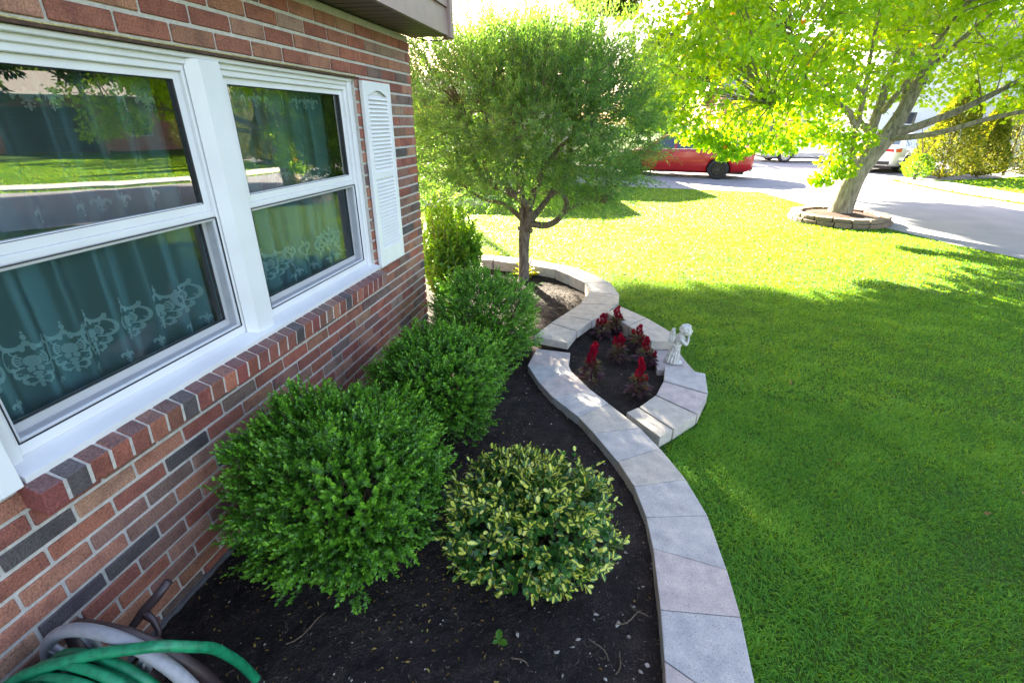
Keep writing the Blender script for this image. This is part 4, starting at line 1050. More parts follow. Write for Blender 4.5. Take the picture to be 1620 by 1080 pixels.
# ------------------------------------------------------------------ hose reel
def hose_reel():
    root = thing('hose_reel', 'grey rimmed hose reel on a brown frame against the foot of the brick wall', 'hose reel', (.29, .5, 0))
    cx, cz, R = .29, .242, .262
    def flange(y, name):
        b = MB(); b.tube([(cx + R * math.cos(t), y, cz + R * math.sin(t)) for t in np.linspace(0, 2 * math.pi, 73)], .0175, 12, cap=False)
        o = b.build(name, M['reel_grey'], root, smooth=True)
        s = MB()
        for k in range(8):
            a = k * math.pi / 4 + .2; Mx = Matrix.Translation((cx, y, cz)) @ Matrix.Rotation(-a, 4, 'Y'); s.cbox((.085, -.006, -.021), (R - .012, .006, .021), .003, M=Mx)
            s.cbox((.085, -.012, -.004), (R - .012, .012, .004), .002, M=Mx)
        s.build('spoke', M['reel_grey'], o)
    flange(.615, 'reel_flange'); flange(.27, 'reel_flange')
    d = MB(); d.lathe([(.02, 0), (.105, 0), (.105, .345), (.02, .345)], (0, 1, 0), (cx, .27, cz), 32); d.build('drum', M['reel_grey'], root, smooth=False)
    # brown frame behind
    f = MB()
    for y in (.675,):
        pts = [(.00 + .06, y, .36), (.10, y, .395), (.175, y, .402), (.26, y + .01, .385), (.345, y + .03, .32), (.41, y + .05, .20), (.47, y + .07, .03)]
        f.tube(pts, [.016, .02, .022, .022, .021, .020, .02], 10)
        f.tube([(.06, y, .36), (.055, y, .2), (.05, y + .03, .02)], .02, 10)
        f.cbox((.05, y - .012, .15), (.43, y + .012, .19), .004)
    f.tube([(.05, .68, .02), (.05, .22, .02)], .018, 10); f.tube([(.47, .745, .02), (.47, .22, .02)], .018, 10)
    f.lathe([(.0, 0), (.05, 0), (.05, .06), (.0, .06)], (0, 1, 0), (cx, .62, cz), 20)
    f.build('frame', M['reel_brown'], root, smooth=True)
    h = MB(); h.tube([(.186, .715, .275), (.186, .745, .318), (.205, .775, .350), (.232, .81, .382), (.250, .845, .412)], [.009, .0125, .0145, .0145, .014], 10); h.tube([(.205, .775, .350), (.236, .772, .325), (.252, .765, .290), (.258, .74, .262)], [.0145, .010, .009, .009], 8); h.tube([(.186, .715, .275), (.258, .74, .262)], .008, 8)
    h.build('crank_handle', M['reel_brown'], root, smooth=True)
    # hose: one continuous coil with a free end laid over the flange
    hs = tag(None or thing('garden_hose', 'green ribbed garden hose wound on the reel with its end hanging over', 'hose', (.29, .5, 0)))
    pts = []; rng = np.random.default_rng(2)
    layers = [(.135, .60, .29), (.165, .29, .60), (.195, .60, .29), (.222, .30, .59)]
    for r0, ya, yb in layers:
        turns = 9; n = turns * 26
        for i in range(n):
            t = i / n; a = -t * turns * 2 * math.pi + .4
            rr = r0 + .007 * math.sin(t * 23 + r0 * 90) + .004 * math.sin(a * 2 + t * 5); pts.append((cx + rr * math.cos(a), ya + (yb - ya) * t + .006 * math.sin(a + t * 11), cz + rr * math.sin(a)))
    coil = MB(); coil.tube(pts, .0135, 9)
    coil.build('hose_coil', M['hose'], hs, smooth=True)
    fr = MB(); base = [(.06, .47, .37), (.131, .50, .432), (.20, .525, .466), (.314, .57, .488), (.42, .605, .495), (.47, .625, .490), (.51, .665, .440), (.522, .705, .378), (.522, .74, .29), (.515, .77, .205), (.514, .80, .085)]
    crv = []
    for i in range(len(base) - 1):
        p0 = Vector(base[max(i - 1, 0)]); p1 = Vector(base[i]); p2 = Vector(base[i + 1]); p3 = Vector(base[min(i + 2, len(base) - 1)])
        for q in range(44):
            t = q / 44; crv.append(.5 * ((2 * p1) + (-p0 + p2) * t + (2 * p0 - 5 * p1 + 4 * p2 - p3) * t * t + (-p0 + 3 * p1 - 3 * p2 + p3) * t ** 3))
    rb = []; 
    fr.tube(crv, [.0136 + .0007 * (i % 2) for i in range(len(crv))], 12); fr.build('hose_end', M['hose'], hs, smooth=True)
    cp = MB(); e = Vector(crv[-1]); cp.tube([e, e + Vector((0, .003, -.03)), e + Vector((0, .004, -.034)), e + Vector((0, .006, -.06))], [.0155, .0155, .019, .019], 14); cp.build('coupling', M['metal'], hs, smooth=False)
hose_reel()

# ------------------------------------------------------------------ trees
def bez(p0, p1, p2, n=8):
    return [tuple((1 - t) ** 2 * np.array(p0) + 2 * t * (1 - t) * np.array(p1) + t * t * np.array(p2)) for t in np.linspace(0, 1, n)]

def spline(base, m=8):
    crv = []
    for i in range(len(base) - 1):
        p0 = Vector(base[max(i - 1, 0)]); p1 = Vector(base[i]); p2 = Vector(base[i + 1]); p3 = Vector(base[min(i + 2, len(base) - 1)])
        for q in range(m):
            t = q / m; crv.append(.5 * ((2 * p1) + (-p0 + p2) * t + (2 * p0 - 5 * p1 + 4 * p2 - p3) * t * t + (-p0 + 3 * p1 - 3 * p2 + p3) * t ** 3))
    crv.append(Vector(base[-1])); return crv

def lin(a, b, n): return list(np.linspace(a, b, n))

def willow():
    rng = np.random.default_rng(52)
    root = thing('willow_tree', 'small round headed dappled willow with a short trunk in the far end of the bed', 'tree', (.53, 5.5, 0))
    tk = MB()
    tb = spline([(.545, 5.47, -.04), (.54, 5.48, .10), (.535, 5.49, .30), (.535, 5.50, .50), (.555, 5.50, .66), (.57, 5.5, .74)], 6)
    tk.tube(tb, [.075] + lin(.066, .060, 12) + lin(.060, .072, 10) + lin(.075, .088, len(tb) - 23), 14)
    limbs = [
        ([(.55, 5.48, .66), (.60, 5.40, .86), (.45, 5.32, 1.00), (.22, 5.25, 1.12), (.08, 5.2, 1.28), (.0, 5.2, 1.55), (-.05, 5.2, 1.85)], .050),
        ([(.22, 5.25, 1.14), (.15, 5.25, 1.3), (.17, 5.22, 1.55), (.20, 5.2, 1.9)], .024),
        ([(.60, 5.47, .68), (.80, 5.40, .68), (.95, 5.33, .78), (1.02, 5.30, .95), (.92, 5.28, 1.06), (.86, 5.25, 1.0)], .042),
        ([(.98, 5.32, .82), (1.12, 5.30, .92), (1.28, 5.27, .98), (1.42, 5.25, .96)], .022),
        ([(.56, 5.50, .70), (.62, 5.52, .98), (.72, 5.5, 1.22), (.78, 5.5, 1.55), (.74, 5.5, 2.0)], .046),
        ([(.72, 5.5, 1.22), (.88, 5.46, 1.45), (1.06, 5.44, 1.62), (1.22, 5.4, 1.9)], .030),
        ([(.53, 5.54, .70), (.46, 5.68, 1.0), (.38, 5.78, 1.4), (.32, 5.82, 1.9)], .042),
        ([(.60, 5.55, .70), (.78, 5.72, .95), (.95, 5.85, 1.3), (1.02, 5.9, 1.7)], .040),
        ([(.50, 5.50, .72), (.30, 5.55, .86), (.02, 5.58, .92), (-.2, 5.6, 1.05)], .030),
        ([(.53, 5.46, .70), (.50, 5.36, 1.02), (.52, 5.26, 1.32), (.56, 5.2, 1.75)], .036),
        ([(.45, 5.32, 1.02), (.28, 5.38, 1.22), (.16, 5.5, 1.55), (.05, 5.6, 1.9)], .026)]
    nodes = []
    for pts, r in limbs:
        c = spline(pts, 7); tk.tube(c, lin(r, r * .36, len(c)), 9)
        for i, p in enumerate(c):
            if i > 4: nodes.append(np.array(p))
    for q in ((.62, 5.42, .60), (.66, 5.43, .67), (.50, 5.42, .62)):
        tk.lathe([(.0, .03), (.022, .03), (.026, 0)], (q[0] - .55, q[1] - 5.5, .15), q, 10)
    tk.build('trunk', M['bark_willow'], root, smooth=True)
    nodes = np.array(nodes)
    # shoots
    n = 6000; ctr = np.array([.52, 5.5, 1.60])
    d = unit(rng.normal(size=(n, 3)) + np.array([0, 0, .12])); d = d[d[:, 2] > -.80]; n = len(d)
    sc = np.stack([np.where(d[:, 0] > 0, 1.26, 1.40), np.full(n, 1.10), np.where(d[:, 2] > 0, .86, .90)], 1)
    R = 1 / (np.abs(d / sc) ** 2.4).sum(1) ** (1 / 2.4); R *= 1 + .24 * lump(d, 1.8, 3.3) + .24 * lump(d, 4.5, 7.7)
    rad = np.where(rng.random(n) < .62, rng.uniform(.80, 1.0, n), rng.uniform(.40, .85, n))
    P0 = ctr + d * (R * rad)[:, None]
    keep = ~((P0[:, 2] < .98) & (np.hypot(P0[:, 0] - .58, P0[:, 1] - 5.5) < .34)) & (rng.random(n) < np.clip(.62 + (P0[:, 2] - .6) * 1.3, .5, 1))
    keep &= ~((P0[:, 1] < 5.42) & (P0[:, 2] < 1.18) & (np.abs(P0[:, 0] - .50) < .62) & (rng.random(n) < .88))
    P0 = P0[keep]; d = d[keep]; n = len(P0)
    topf = np.clip((P0[:, 2] - 1.75) / .8, 0, 1)
    ax = unit(d * np.array([1, 1, .6]) + np.array([0, 0, .5]) + np.stack([0 * topf, 0 * topf, 1.3 * topf], 1) + .42 * rng.normal(size=(n, 3)))
    droop = P0[:, 2] < 1.0; ax[droop] = unit(ax[droop] * np.array([1, 1, .2]) + np.array([0, 0, -.25]))
    ln = rng.uniform(.16, .34, n) * (1 + 1.9 * topf * (rng.random(n) < .42))
    k = 30; t = np.tile(np.linspace(.02, 1, k), n); pi = np.repeat(np.arange(n), k)
    side = unit(np.cross(ax, rng.normal(size=(n, 3)))); s2 = np.cross(ax, side)
    kk = np.tile(np.arange(k), n); ang = kk * 2.4 + rng.normal(0, .4, n * k)
    out = side[pi] * np.cos(ang)[:, None] + s2[pi] * np.sin(ang)[:, None]
    bend = np.stack([0 * t, 0 * t, -.10 * t * t], 1) * (1 - .8 * topf[pi])[:, None]
    P = P0[pi] + ax[pi] * (ln[pi] * t)[:, None] + bend * ln[pi][:, None] * 3 + out * .006
    D = unit(ax[pi] * .8 + out * (1.0 - .45 * t)[:, None] + np.array([0, 0, -.05]) + rng.normal(0, .2, (n * k, 3)))
    N = unit(rng.normal(0, .5, (n * k, 3)) + np.array([0, 0, 1.0]) - out * .2)
    L = rng.uniform(.034, .060, n * k) * (1 - .3 * t); W = L * rng.uniform(.22, .32, n * k)
    rn = np.clip(.12 + .55 * rng.random(n)[pi] + rng.normal(0, .12, n * k) + .25 * ((t > .85) & (rng.random(n)[pi] < .12)), 0, 1)
    leaves('crown', P, D, N, L, W, LEAF_THIN, M['willowleaf'], root, rn)
    m = 420; r2 = np.sqrt(rng.random(m)); a2 = rng.uniform(0, 6.283, m)
    W0 = np.stack([.52 + 1.22 * r2 * np.cos(a2), 5.5 + 1.0 * r2 * np.sin(a2), 2.28 - .42 * r2 ** 2 + rng.normal(0, .08, m)], 1); WA = unit(np.stack([.45 * (W0[:, 0] - .52), .3 * (W0[:, 1] - 5.5), np.full(m, 1.0)], 1) + rng.normal(0, .16, (m, 3))); WL = rng.uniform(.35, .85, m)
    kw = 26; tt = np.tile(np.linspace(.08, 1, kw), m); wi = np.repeat(np.arange(m), kw); sd = unit(np.cross(WA, rng.normal(size=(m, 3)))); se = np.cross(WA, sd); an = np.tile(np.arange(kw), m) * 2.4 + rng.normal(0, .4, m * kw); wo = sd[wi] * np.cos(an)[:, None] + se[wi] * np.sin(an)[:, None]
    Lw = rng.uniform(.034, .058, m * kw) * (1 - .4 * tt)
    leaves('crown', W0[wi] + WA[wi] * (WL[wi] * tt)[:, None], unit(WA[wi] * .9 + wo * (.8 - .35 * tt)[:, None] + rng.normal(0, .15, (m * kw, 3))), unit(rng.normal(0, .6, (m * kw, 3)) + np.array([0, -.3, .7])), Lw, Lw * rng.uniform(.2, .3, m * kw), LEAF_THIN, M['willowleaf'], root, np.clip(.45 + rng.normal(0, .2, m * kw), 0, 1))
    tw = MB()
    for i in range(m): tw.tube([W0[i] - WA[i] * .1, W0[i] + WA[i] * WL[i] * .5, W0[i] + WA[i] * WL[i] * .98], [.0022, .0015, .0007], 3, cap=False)
    for i in range(n):
        p = P0[i]; a = ax[i]; q = nodes[np.argmin(((nodes - p) ** 2).sum(1) + rng.random(len(nodes)) * .08)]
        if i % 5 == 0: tw.tube(bez(q, q * .5 + p * .5 + np.array([0, 0, .05]), p, 5), [.005, .004, .003, .0022, .0016], 4, cap=False)
        tw.tube([p, p + a * ln[i] * .5, p + a * ln[i] * .95 + np.array([0, 0, -.25 * ln[i] * (1 - .8 * topf[i])])], [.0015, .0012, .0007], 3, cap=False)
    tw.build('twig', M['bark_willow'], root)
willow()

def clump_leaves(rng, C, rad, nper, L, flat=.45, droop=0.0):
    """positions, directions, normals for leaf clumps centred on C"""
    C = np.asarray(C); n = len(C) * nper; pi = np.repeat(np.arange(len(C)), nper)
    rad = np.broadcast_to(np.asarray(rad, float), (len(C),))
    g = rng.normal(size=(n, 3)); g = unit(g) * (rng.random((n, 1)) ** (1 / 2.2))
    P = C[pi] + g * rad[pi][:, None] * np.array([1, 1, flat])
    P[:, 2] -= droop * (g[:, 0] ** 2 + g[:, 1] ** 2) * rad[pi]
    D = unit(g * np.array([1, 1, .5]) + rng.normal(0, .45, (n, 3)) + np.array([0, 0, -.45]))
    N = unit(np.array([0, 0, 1.0]) + rng.normal(0, .42, (n, 3)) + .35 * g)
    return P, D, N, pi

def maple():
    rng = np.random.default_rng(61)
    root = thing('maple_tree', 'leaning maple with bright yellow green leaves inside a ring of stones', 'tree', (5.86, 10.75, 0))
    tk = MB()
    tr = spline([(5.84, 10.80, -.05), (5.84, 10.80, .10), (5.86, 10.78, .45), (5.92, 10.76, .85), (6.08, 10.75, 1.22), (6.26, 10.74, 1.52)], 7)
    tk.tube(tr, [.30, .28, .262, .25, .24, .235, .23] + lin(.215, .19, 14) + lin(.19, .165, len(tr) - 21), 18)
    limbs = [([(6.20, 10.74, 1.42), (6.42, 10.85, 1.85), (6.62, 11.0, 2.45), (6.80, 11.1, 3.2), (6.95, 11.2, 4.2), (7.0, 11.3, 5.2)], .14, 1),
             ([(5.98, 10.76, 1.08), (6.05, 10.95, 1.55), (6.12, 11.05, 2.0), (6.22, 11.2, 2.7), (6.3, 11.3, 3.6)], .115, 1),
             ([(6.25, 10.70, 1.5), (6.72, 10.55, 1.72), (7.2, 10.45, 1.98), (7.75, 10.35, 2.35), (8.4, 10.2, 2.75), (9.2, 10.0, 3.0)], .075, 1),
             ([(6.22, 10.66, 1.46), (6.75, 10.25, 1.56), (7.3, 9.9, 1.80), (8.0, 9.5, 1.98), (8.9, 9.1, 2.05)], .058, 1),
             ([(5.90, 10.72, .95), (5.72, 10.55, 1.12), (5.62, 10.50, 1.6), (5.58, 10.45, 2.2), (5.48, 10.4, 3.0), (5.45, 10.4, 4.0)], .07, 1),
             ([(5.62, 10.50, 1.6), (5.3, 10.35, 1.95), (4.75, 10.2, 2.2), (4.35, 10.1, 2.6), (4.1, 10.05, 3.1)], .048, 1),
             ([(6.05, 10.95, 1.55), (5.6, 11.3, 2.0), (5.0, 11.7, 2.4), (4.3, 12.1, 2.7), (3.5, 12.4, 2.7)], .06, 1),
             ([(5.58, 10.45, 2.2), (5.05, 10.0, 2.32), (4.4, 9.6, 2.2), (3.8, 9.4, 2.0)], .036, 1),
             ([(6.42, 10.85, 1.85), (6.7, 11.6, 2.5), (7.0, 12.5, 3.2), (7.1, 13.2, 3.8)], .07, 1),
             ([(6.62, 11.0, 2.45), (7.3, 11.2, 3.2), (8.0, 11.3, 3.9)], .06, 1),
             ([(6.05, 10.70, 1.9), (6.2, 10.1, 2.7), (6.3, 9.5, 3.5)], .05, 1),
             ([(5.45, 10.4, 3.4), (4.9, 10.2, 3.9), (4.3, 10.0, 4.3)], .04, 1)]
    nodes = []
    for pts, r, _ in limbs:
        c = spline(pts, 7); tk.tube(c, lin(r, r * .25, len(c)), 10); nodes += [np.array(p) for p in c[5:]]
    tk.build('trunk', M['bark_maple'], root, smooth=True)
    nodes = np.array(nodes)
    # leaf clumps: an open dome with hanging skirts
    C = []; S = []
    tries = 0
    while len(C) < 300 and tries < 20000:
        tries += 1
        d = rng.normal(size=3); d /= np.linalg.norm(d); rr = rng.random() ** .42
        p = np.array([5.95, 10.8, 3.55]) + d * rr * np.array([3.55, 3.2, 2.35])
        if p[2] < 1.55 + .12 * (p[0] - 5.5) : continue
        if p[0] > 6.1 and p[2] < 2.35 + .0 * p[1] and p[1] < 12 and p[0] < 7.6: continue
        if 5.35 < p[0] < 7.2 and p[1] < 10.7 and p[2] < 3.15: continue
        if C and np.min(np.linalg.norm(np.array(C) - p, axis=1)) < .34: continue
        C.append(p); S.append(rng.uniform(.36, .58))
    hang = [(5.45, 10.15, 1.35, .34), (5.30, 10.05, 1.12, .32), (5.18, 9.95, .92, .26), (5.55, 10.1, 1.55, .36), (5.05, 10.1, 1.55, .36), (5.02, 9.9, .80, .17), (5.35, 9.95, .98, .22),
            (4.75, 10.4, 1.75, .42), (4.3, 10.5, 1.62, .42), (3.85, 10.6, 1.60, .42), (3.4, 10.7, 1.62, .42), (3.0, 10.8, 1.75, .42), (3.62, 10.3, 1.30, .30), (3.5, 10.3, 1.22, .24), (4.0, 10.3, 1.42, .32), (4.35, 10.2, 1.35, .26), (2.7, 10.8, 1.95, .40), (4.62, 10.3, 1.48, .3), (3.2, 10.4, 1.45, .28),
            (2.35, 10.2, 4.2, .55), (2.2, 10.6, 3.6, .5), (2.2, 10.4, 2.9, .5), (2.6, 9.6, 3.3, .55), (2.9, 9.2, 3.9, .55), (2.5, 9.8, 2.4, .45), (2.0, 10.8, 3.2, .5), (2.1, 10.9, 2.4, .45), (2.5, 10.6, 2.35, .45), (2.95, 10.7, 1.50, .30), (3.25, 10.7, 1.40, .28), (2.6, 10.7, 1.68, .32), (1.95, 10.6, 2.2, .42), (1.8, 10.6, 2.8, .45), (1.75, 10.4, 3.4, .5), (1.8, 10.2, 4.0, .5), (2.0, 10.6, 1.8, .36), (2.75, 10.3, 2.8, .5), (2.55, 10.9, 3.2, .5), (3.1, 9.6, 2.2, .5), (3.3, 9.2, 2.9, .55), (2.6, 10.2, 3.7, .5),
            (8.1, 9.7, 1.95, .45), (8.6, 9.4, 1.85, .5), (9.1, 9.3, 1.9, .5), (7.9, 10.2, 2.3, .45), (8.5, 10.0, 2.4, .5), (9.2, 9.9, 2.5, .55), (7.7, 9.3, 2.3, .4), (8.3, 8.9, 2.0, .45), (8.9, 8.7, 2.2, .5), (8.8, 9.2, 1.55, .35), (9.4, 9.4, 1.5, .4), (8.2, 9.3, 1.62, .3),
            (7.3, 9.2, 2.9, .5), (5.7, 9.0, 2.5, .5), (5.0, 9.0, 2.4, .5), (4.4, 8.9, 2.3, .5), (7.0, 10.4, 2.75, .4), (7.6, 8.7, 2.6, .5)]
    for x, y, z, s in hang: C.append(np.array([x, y, z])); S.append(s)
    C = np.array(C); S = np.array(S)
    f = np.clip((5.0 - C[:, 0]) / 1.2, 0, 1) * .15; C[:, 1] -= f * C[:, 1]; C[:, 0] -= f * (C[:, 0] - 1.51); C[:, 2] -= f * (C[:, 2] - 1.72)
    P, D, N, pi = clump_leaves(rng, C, S, 118, .1, .52, .18)
    n = len(P); N = unit(N * .55 + rng.normal(0, .75, (n, 3))); L = rng.uniform(.066, .105, n); W = L * rng.uniform(.80, 1.0, n)
    cl = rng.random(len(C))
    leaves('crown', P, D, N, L, W, LEAF_MAPLE, M['mapleleaf'], root, np.clip(.2 + .35 * cl[pi] + rng.normal(0, .2, n), 0, 1))
    tw = MB()
    for c in C:
        q = nodes[np.argmin(((nodes - c) ** 2).sum(1) + rng.random(len(nodes)) * .9)]
        tw.tube(bez(q, (q + c) / 2 + rng.normal(0, .12, 3) + np.array([0, 0, .15]), c, 8), lin(.013, .004, 8), 5, cap=False)
        for _ in range(4):
            e = c + rng.normal(size=3) * np.array([.22, .22, .12]); tw.tube([c, (c + e) / 2 + np.array([0, 0, .02]), e], [.006, .004, .002], 4, cap=False)
    tw.build('branch', M['bark_maple'], root)
maple()

def ring_stones():
    cx, cy = 5.80, 10.72; rng = random.Random(8)
    side = ['far', 'near']
    for cz, nst, rr, z0, z1 in ((0, 19, .86, -.02, .065), (1, 17, .835, .065, .140)):
        for k in range(nst):
            a0 = 2 * math.pi * (k + .03 + .5 * cz) / nst; a1 = 2 * math.pi * (k + .97 + .5 * cz) / nst
            ro = rr + rng.uniform(-.008, .014); ri = rr - .19
            bm = bmesh.new()
            prof = [(ri, a0), (ri, a1), (ro, a1), (ro, (a0 + a1) / 2), (ro, a0)]
            pl = [(cx + r * math.cos(a) * (1.01 if i == 3 else 1), cy + r * math.sin(a) * (1.01 if i == 3 else 1)) for i, (r, a) in enumerate(prof)][::-1]
            zz1 = z1 + rng.uniform(-.006, .006)
            mx = sum(p[0] for p in pl) / 5; my = sum(p[1] for p in pl) / 5
            lo = [bm.verts.new((p[0] - mx, p[1] - my, z0)) for p in pl]; hi = [bm.verts.new((p[0] - mx, p[1] - my, zz1)) for p in pl]
            bm.faces.new(lo[::-1]) if False else None
            f = bm.faces.new(hi); fb = bm.faces.new(lo[::-1])
            for q in range(5): bm.faces.new([lo[q], lo[(q + 1) % 5], hi[(q + 1) % 5], hi[q]])
            bmesh.ops.recalc_face_normals(bm, faces=bm.faces)
            bmesh.ops.bevel(bm, geom=bm.edges[:], offset=.009, segments=1, affect='EDGES')
            bmesh.ops.triangulate(bm, faces=bm.faces); bmesh.ops.subdivide_edges(bm, edges=bm.edges[:], cuts=2, use_grid_fill=True)
            for v in bm.verts:
                w = v.co + Vector((mx, my, 0)); e = noise.noise(w * 22) * .007 + noise.noise(w * 60) * .003; v.co += Vector((w.x - cx, w.y - cy, 0)).normalized() * e + Vector((0, 0, e * .4))
            me = bpy.data.meshes.new('ring_stone'); bm.to_mesh(me); bm.free(); me.materials.append(M['ringstone'])
            o = link('ring_stone', me); o.location = (mx, my, 0); k2 = rng.uniform(.55, .95); o.color = (.20 * k2, .145 * k2, .10 * k2, 1)
            tag(o, ('tan split faced top stone in the ring around the maple' if cz else 'tan split faced bottom stone in the ring around the maple'), 'stone', 'top stones of the maple ring' if cz else 'bottom stones of the maple ring')
    b = MB(); n = 40
    b.grid(lambda u, v: (cx + .66 * u * math.cos(v * 2 * math.pi), cy + .66 * u * math.sin(v * 2 * math.pi), .10 + .05 * (1 - u) + .012 * noise.noise(Vector((u * 9 * math.cos(v * 6.28), u * 9 * math.sin(v * 6.28), 1)))), 14, n)
    tag(b.build('mulch_bed', M['mulch'], smooth=True), kind='structure')
ring_stones()

# ------------------------------------------------------------------ cars
XS = [-2.44, -2.41, -2.25, -1.9, -1.42, -.9, -.3, .4, 1.0, 1.43, 1.8, 2.15, 2.36, 2.43]
ZS = [.78, .93, 1.01, 1.00, .975, .955, .94, .925, .905, .87, .81, .73, .63, .54]
ZB = [.46, .33, .26, .23, .21, .20, .20, .20, .20, .20, .20, .21, .25, .32]
HW = [.68, .77, .855, .90, .92, .925, .925, .925, .92, .91, .885, .82, .72, .62]
GX = [-1.98, -1.75, -1.45, -1.15, -.7, -.2, .30, .55, .85, 1.18]
GZ = [1.01, 1.15, 1.31, 1.405, 1.465, 1.48, 1.455, 1.36, 1.15, .93]
GY = [.80, .73, .66, .61, .59, .59, .60, .63, .72, .80]

def car(name, label, cat, loc, rot, paint, rim, group=None):
    root = thing(name, label, cat, (0, 0, 0), group)
    f = lambda x, A: float(np.interp(x, XS, A)); g = lambda x, A: float(np.interp(x, GX, A))
    def sec(x):
        w, zs, zb = f(x, HW), f(x, ZS), f(x, ZB); h = zs - zb
        return [(0, zb), (.80 * w, zb), (.95 * w, zb + .05), (w, zb + .34 * h), (.998 * w, zb + .60 * h), (.975 * w, zs - .07), (.955 * w, zs - .045), (.90 * w, zs), (.5 * w, zs + .035), (0, zs + .045)]
    xs = np.unique(np.concatenate([np.array(XS), np.linspace(-2.35, 2.3, 30)]))
    b = MB(); rings = []
    for x in xs:
        h = sec(x); full = h + [(-y, z) for y, z in h[-2:0:-1]]
        i0 = len(b.v); b.v += [(x, y, z) for y, z in full]; rings.append((i0, len(full)))
    for (a, n), (c, _) in zip(rings[:-1], rings[1:]):
        for j in range(n): b.f.append([a + j, a + (j + 1) % n, c + (j + 1) % n, c + j][::-1]); b.m.append(0); b.c.append((1, 1, 1))
    a, n = rings[0]; b.f.append([a + j for j in range(n)]); c, n = rings[-1]; b.f.append([c + j for j in range(n)][::-1]); b.m += [0, 0]; b.c += [(1, 1, 1)] * 2
    me = bpy.data.meshes.new('body'); me.from_pydata(b.v, [], b.f); me.materials.append(paint)
    bm = bmesh.new(); bm.from_mesh(me); bmesh.ops.recalc_face_normals(bm, faces=bm.faces); bm.to_mesh(me); bm.free()
    tmp = bpy.data.objects.new('body', me); COL.objects.link(tmp); cutters = []
    for ax in (-1.42, 1.43):
        cb = MB(); cb.lathe([(0, -1.3), (.375, -1.3), (.375, 1.3), (0, 1.3)], (0, 1, 0), (ax, 0, .335), 36)
        cm = bpy.data.meshes.new('c'); cm.from_pydata(cb.v, [], cb.f); bm = bmesh.new(); bm.from_mesh(cm); bmesh.ops.remove_doubles(bm, verts=bm.verts, dist=1e-5); bmesh.ops.recalc_face_normals(bm, faces=bm.faces); bm.to_mesh(cm); bm.free()
        co = bpy.data.objects.new('c', cm); COL.objects.link(co); cutters.append(co)
        md = tmp.modifiers.new('b', 'BOOLEAN'); md.operation = 'DIFFERENCE'; md.object = co; md.solver = 'EXACT'
    dg = bpy.context.evaluated_depsgraph_get(); me2 = bpy.data.meshes.new_from_object(tmp.evaluated_get(dg))
    for o in cutters + [tmp]: bpy.data.objects.remove(o)
    me2.materials.clear(); me2.materials.append(paint); me2.name = 'body'
    me2.polygons.foreach_set('use_smooth', [abs(p.normal.y) > .12 or abs(p.normal.z) > .3 for p in me2.polygons]); me2.polygons.foreach_set('material_index', [0] * len(me2.polygons))
    body = link('body', me2, root)
    # inner wheel housing
    wh = MB()
    for ax in (-1.42, 1.43): wh.box((ax - .42, -.58, .24), (ax + .42, .58, .76))
    wh.box((-2.2, -.7, .17), (2.1, .7, .24)); wh.build('underbody', M['black'], root)
    # greenhouse
    gb = MB()
    def gsec(x, v):                # side surface: v 0 belt .. 1 roof edge
        return Vector((x, f(x, HW) * .90 + (g(x, GY) - f(x, HW) * .90) * v, (f(x, ZS) - .01) + (g(x, GZ) - .035 - f(x, ZS) + .01) * v))
    def gtop(x, u):                # u -1..1 across
        y = g(x, GY) * u; return Vector((x, y, g(x, GZ) - .035 * abs(u) ** 3 + .012 * (1 - u * u)))
    gxs = np.unique(np.concatenate([np.array(GX), np.linspace(-1.98, 1.18, 26)]))
    gr = lambda t: float(np.interp(t, np.linspace(0, 1, len(gxs)), gxs))
    gb.grid(lambda u, v: gsec(gr(u), v), len(gxs) - 1, 5)
    gb.grid(lambda u, v: gsec(gr(u), 1 - v) * 1.0 if False else Vector((gr(u), -gsec(gr(u), v).y, gsec(gr(u), v).z)), len(gxs) - 1, 5)
    gb.grid(lambda u, v: gtop(gr(u), -1 + 2 * v), len(gxs) - 1, 10)
    gb.build('cabin', paint, root, smooth=True)
    def patch(name, xa, xb, fn, mat, nu=8, nv=5, parent=root):
        m_ = MB(); m_.grid(fn, nu, nv); return m_.build(name, mat, parent, smooth=True)
    for sy in (1, -1):
        O = Vector((0, sy * .006, .002)); fl = lambda p: Vector((p.x, sy * p.y, p.z)) + O
        for xa, xb, xt, xu in ((.06, 1.02, .06, .42), (-.92, -.02, -.86, -.02), (-1.62, -.98, -1.22, -.93)):
            def fn(u, v, xa=xa, xb=xb, xt=xt, xu=xu):
                x = (xa + (xb - xa) * u) * (1 - v) + (xt + (xu - xt) * u) * v; return fl(gsec(x, .10 + .80 * v))
            patch('side_window', 0, 0, fn, M['carglass'])
        ch = MB(); ch.tube([tuple(fl(gsec(x, .055))) for x in np.linspace(-1.65, 1.05, 14)], .011, 5); ch.build('chrome_strip', M['metal'], root)
        for xa, xb in ((.02, .98), (-.96, -.02)):
            def dn(u, v, xa=xa, xb=xb):
                x = xa + (xb - xa) * u; s = sec(x); z = .27 + (s[5][1] - .27) * v
                y = float(np.interp(z, [p[1] for p in s[:8]], [p[0] for p in s[:8]])); return Vector((x, sy * (y + .004), z))
            d = patch('door', 0, 0, dn, paint, 8, 8)
            hb = MB(); y = f(xa + .1, HW) + .012; hb.cbox((xa + .06, sy * y - .012, .80), (xa + .25, sy * y + .012, .825), .005); hb.build('handle', paint, d)
        def tl(u, v):
            x = -2.425 + .32 * u; s = sec(x); z = .80 + (.10 + .06 * u) * v - .02 * u; w = float(np.interp(z, [p[1] for p in s[2:8]], [p[0] for p in s[2:8]])); return Vector((x - .008, sy * (w + .006), z))
        t_ = patch('taillight', 0, 0, tl, M['taillight'], 6, 3)
        tb = MB(); tb.cbox((-2.452, sy * .34 if sy > 0 else -.70, .815), (-2.425, .70 if sy > 0 else -.34, .90), .008); tb.build('lens', M['taillight'], t_)
